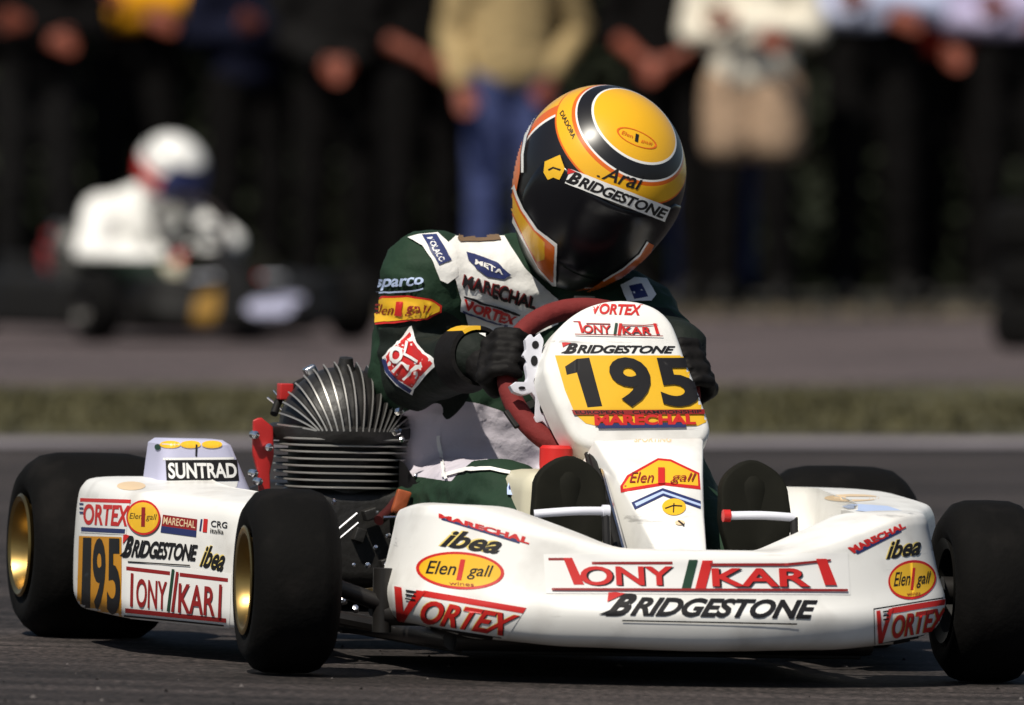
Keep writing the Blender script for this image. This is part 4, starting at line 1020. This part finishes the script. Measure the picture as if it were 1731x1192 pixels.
N = P['nose']
decal(N, 'sticker', ((924, 939), (1428, 937), (1432, 1003), (928, 1001)), L_tony('sticker white'))
decal(N, 'lettering', ((1040, 1003), (1383, 1009), (1376, 1050), (1022, 1043)), L_bridge(), off=.0009)
decal(N, 'sticker', ((668, 990), (890, 1028), (852, 1084), (668, 1056)), L_vortex())
decal(N, 'sticker', ((704, 929), (853, 937), (852, 1001), (703, 992)), L_oval())
decal(N, 'lettering', ((752, 892), (852, 906), (845, 938), (744, 924)), L_ibea())
decal(N, 'lettering', ((742, 868), (898, 910), (893, 923), (742, 877)), L_marechal())
decal(N, 'sticker', ((1480, 1032), (1602, 1012), (1594, 1072), (1482, 1094)), [(sh_rect(-.03, -.05, 1.02, 1.06), 'ink')] + L_vortex('sticker white'))
decal(N, 'sticker', ((1501, 950), (1582, 944), (1582, 1010), (1501, 1017)), L_oval())
decal(N, 'lettering', ((1497, 914), (1556, 905), (1557, 938), (1498, 946)), L_ibea())
decal(N, 'lettering', ((1432, 926), (1527, 883), (1532, 894), (1446, 938)), L_marechal())

S = P['shield']
decal(S, 'lettering', ((1000, 513), (1087, 515), (1084, 534), (1001, 531)), [(sh_text('VORTEX', (0, 0, 1, 1), .04, .2), 'red')])
decal(S, 'lettering', ((968, 541), (1118, 545), (1120, 571), (970, 568)), L_tony(None))
decal(S, 'lettering', ((956, 580), (1142, 583), (1138, 599), (953, 599)), L_bridge(under=False))
q = quadbox(930, 598, 1205, 730)
decal(S, 'number', q, px_items(q, [(sh_poly([(938, 601), (1159, 601), (1172, 634), (1186, 672), (1197, 704), (1193, 714), (1180, 720), (1012, 721), (990, 716), (972, 700), (955, 660)]), 'yellow')]) +
      [(sh_poly([((x - 930) / 275, (730 - y) / 132) for x, y in ((955, 620), (975, 607), (996, 605), (1018, 687), (993, 689), (975, 630), (958, 634))]), 'ink')] )
decal(S, 'number', ((1024, 605), (1090, 605), (1112, 688), (1042, 689)), [(sh_text('9', (0, 0, 1, 1), .035), 'ink')], off=.0026)
decal(S, 'number', ((1102, 606), (1165, 606), (1188, 687), (1122, 689)), [(sh_text('5', (0, 0, 1, 1), .035), 'ink')], off=.0026)
decal(S, 'lettering', ((966, 694), (1188, 693), (1190, 701), (970, 702)), [(sh_rect(0, 0, 1, 1), 'dark red'), (sh_text('EUROPEAN   CHAMPIONSHIP', (.02, .15, .98, .85), .02), 'ink')], off=.0026)
decal(S, 'lettering', ((1004, 702), (1174, 701), (1176, 722), (1005, 724)), L_marechal(), off=.0026)
Fa = P['fairing']
decal(Fa, 'lettering', ((1072, 738), (1136, 739), (1134, 748), (1072, 748)), [(sh_text('SPORTING', (0, 0, 1, 1), .02), 'peach')])
q = quadbox(1045, 770, 1186, 900)
decal(Fa, 'sticker', q, px_items(q, [(sh_poly([(1050, 833), (1049, 822), (1060, 804), (1112, 775), (1134, 777), (1182, 800), (1184, 828), (1122, 821)]), 'red'), (sh_poly([(1054, 827), (1054, 822), (1064, 807), (1113, 779), (1133, 781), (1179, 803), (1180, 822), (1122, 816)]), 'yellow'),
    (sh_poly([(1068, 850), (1120, 826), (1184, 848), (1184, 861), (1121, 839), (1074, 862)]), 'navy'), (sh_poly([(1073, 852), (1120, 831), (1184, 853), (1184, 857), (1121, 835), (1076, 857)]), 'pale blue'),
    (sh_ell(1139, 858, 20, 14), 'yellow'), (pst([(1124, 861), (1138, 856), (1153, 857)], 2.5), 'ink'), (pst([(1138, 868), (1139, 852)], 2), 'ink'), (sh_ell(1149, 885, 8, 4), 'peach'), (pst([(1146, 882), (1156, 890)], 3), 'ink')]))
decal(Fa, 'lettering', ((1064, 800), (1178, 800), (1178, 818), (1064, 818)), [(sh_text('Elen', (0, .0, .36, 1), .0, .3), 'dark red'), (sh_text('1', (.42, -.1, .52, 1.4), .05), 'red'), (sh_text('gall', (.60, -.1, .98, .9), .0, .3), 'dark red')], off=.0026)

Pr = P['podR']
decal(Pr, 'sticker', ((136, 842), (222, 845), (216, 898), (138, 894)), [(sh_rect(-.02, -.12, .98, 1.02), 'sticker white'), (sh_rect(0, .88, 1, 1.0), 'red'), (sh_rect(0, -.08, .95, .06), 'navy'), (sh_text('ORTEX', (.06, .14, 1.0, .82), .03, .1), 'red')] + [(sh_rect(-.01, y, .07, y + .06), 'navy') for y in (.78, .64, .5)])
decal(Pr, 'number', ((134, 906), (206, 908), (206, 1042), (130, 1036)), [(sh_rect(0, 0, 1, 1), 'number amber'), (sh_text('1', (.10, .02, .30, .98), .05), 'ink'), (sh_text('9', (.34, .02, .64, .98), .03), 'ink'), (sh_text('5', (.68, .02, .98, .98), .03), 'ink')])
decal(Pr, 'sticker', ((207, 950), (392, 972), (388, 1062), (205, 1044)), [(sh_rect(-.0, 0, 1, 1.02), 'sticker white'), (sh_rect(.04, .86, .44, .93), 'dark red'), (sh_rect(.53, .86, .97, .93), 'dark red'), (sh_rect(.04, .10, .97, .18), 'dark red'), (sh_rect(.03, .03, .95, .06), 'ink'),
    (sh_rect(.085, .22, .11, .82), 'dark red'), (sh_text('ONY', (.14, .22, .42, .74), .02), 'dark red'), (sh_poly([(.425, .2), (.45, .2), (.485, .98), (.46, .98)]), 'ink green'), (sh_poly([(.465, .2), (.49, .2), (.525, .94), (.50, .94)]), 'dark red'), (sh_text('KAR', (.53, .20, .87, .74), .02), 'dark red'), (sh_rect(.90, .18, .925, .80), 'dark red')])
decal(Pr, 'lettering', ((214, 905), (336, 916), (333, 952), (207, 944)), L_bridge(under=True), off=.0009)
decal(Pr, 'sticker', ((216, 845), (274, 848), (272, 906), (215, 903)), [(sh_ell(.5, .5, .5, .5), 'red'), (sh_ell(.5, .5, .45, .44), 'yellow'), (sh_text('Elen1gall', (.1, .4, .9, .62), .0, .2), 'ink'), (sh_text('1', (.45, .24, .56, .8), .05), 'dark red')], off=.0022)
decal(Pr, 'sticker', ((276, 870), (334, 878), (332, 908), (272, 900)), [(sh_rect(.0, .36, 1, 1), 'dark red'), (sh_rect(0, 0, 1, .36), 'navy'), (sh_text('MARECHAL', (.04, .48, .96, .9), .01), 'peach')])
decal(Pr, 'lettering', ((338, 876), (388, 882), (386, 905), (336, 900)), [(sh_poly([(.02, .1), (.08, .1), (.10, .95), (.04, .95)]), 'navy'), (sh_rect(.14, .05, .28, 1), 'red'), (sh_text('CRG', (.40, .5, .95, .95), .01), 'ink'), (sh_text('italia', (.40, .05, .85, .4), .01), 'ink')])
decal(Pr, 'lettering', ((344, 918), (384, 926), (378, 968), (338, 958)), L_ibea())
q = quadbox(150, 808, 250, 832); 
decal(Pr, 'sticker', q, [(sh_ell(.72, .42, .24, .30), 'peach')])
Pl = P['podL']
q = quadbox(1390, 830, 1560, 925)
decal(Pl, 'sticker', q, px_items(q, [(sh_ell(1440, 842, 46, 6), 'peach'), (sh_poly([(1424, 856), (1440, 852), (1500, 856), (1548, 872), (1540, 878), (1490, 868), (1445, 864)]), 'pale blue'), (pst([(1447, 876), (1460, 870), (1474, 872), (1482, 879), (1500, 876)], 4), 'ink'), (pst([(1540, 879), (1558, 880)], 3), 'ink')]))
decal(Pl, 'sticker', ((1418, 888), (1444, 884), (1448, 908), (1412, 922)), [(sh_ell(.5, .5, .5, .5), 'yellow'), (sh_text('1', (.4, .2, .6, .85), .05), 'dark red'), (pst([(.1, .2), (.4, .4), (.6, .35), (.95, .8)], .12), 'ink')])

A = P['air']
decal(A, 'lettering', ((280, 776), (400, 777), (404, 813), (282, 815)), [(sh_rect(0, 0, 1, 1), 'ink'), (sh_text('SUNTRAD', (.03, .14, .98, .84), .03), 'sticker white')])
q = quadbox(256, 738, 410, 836)
decal(A, 'sticker', q, px_items(q, [(sh_poly([(284, 816), (402, 814), (400, 823), (388, 828), (302, 829), (290, 825)]), 'sticker white'), (sh_poly([(276, 774), (400, 773), (400, 777), (276, 778)]), 'sticker white')] +
      [(sh_ell(x, 752, 17, 6), 'yellow') for x in (288, 322, 358)] + [(pst([(332, 752), (331, 772)], 3), 'ink'), (sh_ell(268, 756, 5, 5), 'ink green')]))

q = quadbox(860, 560, 945, 730)
decal(P['bracket'], 'sticker', q, px_items(q, [(sh_ell(905, 583, 6, 7, 12), 'ink'), (sh_ell(903, 610, 6, 9, 12), 'ink'), (sh_ell(908, 645, 6, 9, 12), 'ink'), (sh_ell(882, 656, 6, 3, 12), 'ink'), (sh_ell(917, 690, 5, 9, 12), 'ink')]), cell=4)  # dark ovals painted on to stand for the bracket's holes
# helmet
q = quadbox(855, 300, 950, 485)
decal(HEL, 'sticker', q, px_items(q, [
    (sh_poly([(874, 312), (879, 330), (889, 352), (912, 386), (935, 404), (944, 411), (942, 480), (936, 480), (915, 456), (890, 410), (870, 375), (858, 335)]), 'helmet white'),
    (sh_poly([(870, 314), (876, 333), (885, 354), (908, 388), (932, 408), (940, 415), (938, 474), (934, 473), (913, 450), (893, 410), (875, 372), (858, 335)]), 'helmet orange'),
    (sh_poly([(868, 316), (875, 338), (884, 358), (904, 388), (924, 408), (924, 436), (912, 440), (893, 406), (876, 368), (860, 335)]), 'helmet yellow')]), off=.0042, cell=4)
q = quadbox(855, 180, 925, 335)
decal(HEL, 'sticker', q, px_items(q, [(pst([(916, 184), (902, 205), (891, 232), (886, 262), (886, 292)], 4), 'helmet white'), (sh_poly([(887, 236), (883, 262), (882, 292), (874, 335), (858, 335), (858, 236)]), 'helmet orange')]), off=.0030, cell=1.8)
q = quadbox(985, 400, 1115, 500)
decal(HEL, 'sticker', q, px_items(q, [(sh_poly([(984, 494), (1016, 472), (1050, 452), (1078, 428), (1092, 406), (1102, 412), (1092, 436), (1064, 464), (1026, 486), (996, 500)]), 'helmet orange'), (pst([(1018, 471), (1050, 452), (1078, 428), (1092, 406)], 3), 'helmet white')]), off=.0042, cell=1.8)
decal(HEL, 'lettering', ((968, 288), (1128, 350), (1119, 371), (959, 309)), [(sh_rect(-.01, -.05, 1.01, 1.05), 'sticker white')] + L_bridge(under=False), off=.0042)
decal(HEL, 'lettering', ((1024, 281), (1090, 296), (1085, 324), (1016, 302)), [(sh_text('Arai', (0, 0, 1, 1), .012, .35), 'ink'), (sh_ell(-.08, .12, .04, .06), 'ink')])
decal(HEL, 'sticker', quadbox(918, 260, 960, 308), px_items(quadbox(918, 260, 960, 308), [(sh_poly([(924, 274), (949, 263), (957, 286), (948, 304), (938, 300), (929, 304), (922, 292)]), 'yellow'), (pst([(930, 288), (938, 284), (950, 288)], 3), 'ink')]), off=.0042)
decal(HEL, 'sticker', ((1045, 205), (1112, 232), (1108, 262), (1040, 236)), [(sh_ring(.5, .5, .5, .42, .9), 'helmet orange'), (sh_text('1', (.46, .3, .54, .72), .05), 'ink'), (sh_text('Elen', (.12, .4, .4, .6), 0, .2), 'helmet orange'), (sh_text('gall', (.6, .36, .88, .58), 0, .2), 'helmet orange')])
decal(HEL, 'lettering', ((952, 186), (974, 230), (968, 236), (946, 192)), [(sh_text('DIADORA', (0, 0, 1, 1), .02), 'ink')])

# suit: panels and patches sewn on
q = quadbox(685, 380, 960, 580)
decal(suit, 'chest_panel', q, px_items(q, [(sh_poly([(772, 398), (800, 391), (846, 391), (862, 418), (885, 452), (925, 492), (945, 505), (945, 548), (880, 575), (820, 572), (792, 556), (783, 520), (770, 478), (757, 440), (757, 412)]), 'white cloth')]), off=.003, cell=7)
decal(suit, 'shoulder_panel', q, px_items(q, [(sh_poly([(690, 404), (708, 399), (740, 396), (757, 412), (772, 455), (773, 466), (756, 479), (744, 474), (730, 440), (715, 418)]), 'white cloth')]), off=.0034, cell=7)
q = quadbox(1050, 470, 1115, 512)
decal(suit, 'shoulder_panel', q, px_items(q, [(sh_poly([(1050, 484), (1072, 472), (1092, 474), (1108, 500), (1100, 512), (1060, 512)]), 'white cloth'), (sh_poly([(1064, 486), (1084, 482), (1094, 504), (1072, 508)]), 'navy')]), off=.004, cell=4)
decal(suit, 'patch', ((714, 401), (738, 400), (762, 441), (741, 449)), [(sh_rect(0, 0, 1, 1), 'navy')], off=.005, step=.0009)
decal(suit, 'patch', ((733, 402), (756, 442), (741, 449), (718, 405)), [(sh_text('MOLACO', (.05, .2, .95, .8), .03), 'sticker white')], off=.005, step=.00098)
decal(suit, 'patch', ((768, 392), (842, 392), (846, 411), (772, 413)), [(sh_poly([(.0, .3), (.15, 1), (.85, 1), (1, .5), (1, .1), (.5, .0), (.05, .05)]), 'brown cloth')], off=.005, step=.0009)
decal(suit, 'patch', ((786, 425), (864, 452), (860, 482), (784, 456)), [(sh_poly([(.0, .9), (.3, .95), (.7, .9), (1, .55), (.85, .15), (.5, .0), (.25, .25), (.05, .55)]), 'navy'), (sh_text('META', (.2, .38, .82, .66), .03), 'sticker white')], off=.005, step=.0009)
decal(suit, 'patch', ((782, 461), (906, 498), (900, 524), (778, 486)), [(sh_text('MARECHAL', (0, .1, 1, .9), .035), 'dark red'), (sh_text('MARECHAL', (.012, .05, 1.012, .85), .03), 'ink')], off=.005, step=.0009)
decal(suit, 'patch', ((780, 497), (882, 528), (868, 556), (776, 524)), [(sh_rect(0, 0, 1, 1), 'sticker white'), (sh_rect(.03, .85, .98, .97), 'ink'), (sh_text('VORTEX', (.04, .22, .96, .82), .05), 'red'), (sh_rect(.03, .02, .9, .14), 'navy')], off=.005, step=.0009)
decal(suit, 'patch', ((642, 471), (716, 470), (718, 489), (636, 497)), [(sh_text('sparco', (0, .2, 1, 1), .03, .1), 'pale blue'), (sh_rect(.02, .0, .98, .12), 'pale blue')], off=.005, step=.0009)
q = quadbox(610, 490, 755, 560)
decal(suit, 'patch', q, px_items(q, [(sh_poly([(621, 552), (619, 545), (632, 513), (650, 501), (690, 498), (728, 504), (746, 516), (745, 527), (722, 538), (670, 547)]), 'red'), (sh_poly([(623, 549), (634, 515), (652, 504), (690, 501), (727, 507), (742, 517), (742, 525), (720, 535), (670, 543)]), 'yellow')]), off=.005, step=.0009, cell=7)
decal(suit, 'patch', ((640, 512), (732, 512), (732, 530), (636, 534)), [(sh_text('Elen', (0, .1, .34, .9), 0, .2), 'dark red'), (sh_text('1', (.37, .0, .48, 1.1), .05), 'red'), (sh_text('gall', (.54, .0, .95, .9), 0, .2), 'dark red')], off=.0065, step=.0009)
q = quadbox(645, 545, 755, 670)
decal(suit, 'patch', q, px_items(q, [(sh_poly([(697, 549), (703, 575), (722, 598), (748, 612), (735, 622), (703, 655), (700, 664), (674, 650), (656, 630), (650, 602), (665, 590)]), 'sticker white'), (sh_poly([(694, 560), (702, 580), (718, 600), (736, 613), (700, 652), (676, 640), (660, 622), (656, 602), (672, 588)]), 'red'),
    (pst([(653, 606), (660, 628), (678, 646), (698, 658)], 7), 'navy')]), off=.005, cell=7)
decal(suit, 'patch', q, px_items(q, [(sh_ring(676, 602, 11, 12, .55, 24), 'sticker white'), (pst([(694, 582), (690, 602), (714, 612)], 5), 'sticker white'), (pst([(672, 628), (686, 616), (700, 622)], 5), 'sticker white'), (pst([(690, 640), (704, 626), (722, 616)], 5), 'sticker white')]), off=.0068, step=.0009, cell=7)
q = quadbox(700, 690, 920, 850)
decal(suit, 'piping', q, px_items(q, [(pst([(750, 806), (790, 796), (830, 795), (862, 802)], 6), 'white cloth'), (pst([(742, 736), (744, 762), (750, 790), (757, 812)], 5), 'white cloth')]), off=.004, cell=7)
q = quadbox(850, 800, 900, 850)
decal(suit, 'patch', q, px_items(q, [(sh_poly([(860, 810), (884, 812), (884, 842), (860, 840)]), 'pale blue'), (sh_poly([(863, 813), (878, 815), (878, 833), (863, 832)]), 'navy')]), off=.005, step=.0009, cell=7)
mat('olive gold', (.30, .16, .02), .5)
# the far kart's coloured bodywork
Nf = PP['nose']
decal(Nf, 'sticker', quadbox(415, 470, 520, 600), px_items(quadbox(415, 470, 520, 600), [(sh_ell(455, 520, 40, 16), 'lavender'), (sh_ell(488, 572, 26, 12), 'blue'), (sh_ell(490, 505, 24, 7), 'lavender')]))
decal(Nf, 'sticker', quadbox(310, 480, 385, 575), px_items(quadbox(310, 480, 385, 575), [(sh_poly([(330, 505), (372, 485), (368, 530), (350, 562), (322, 555)]), 'olive gold')]))
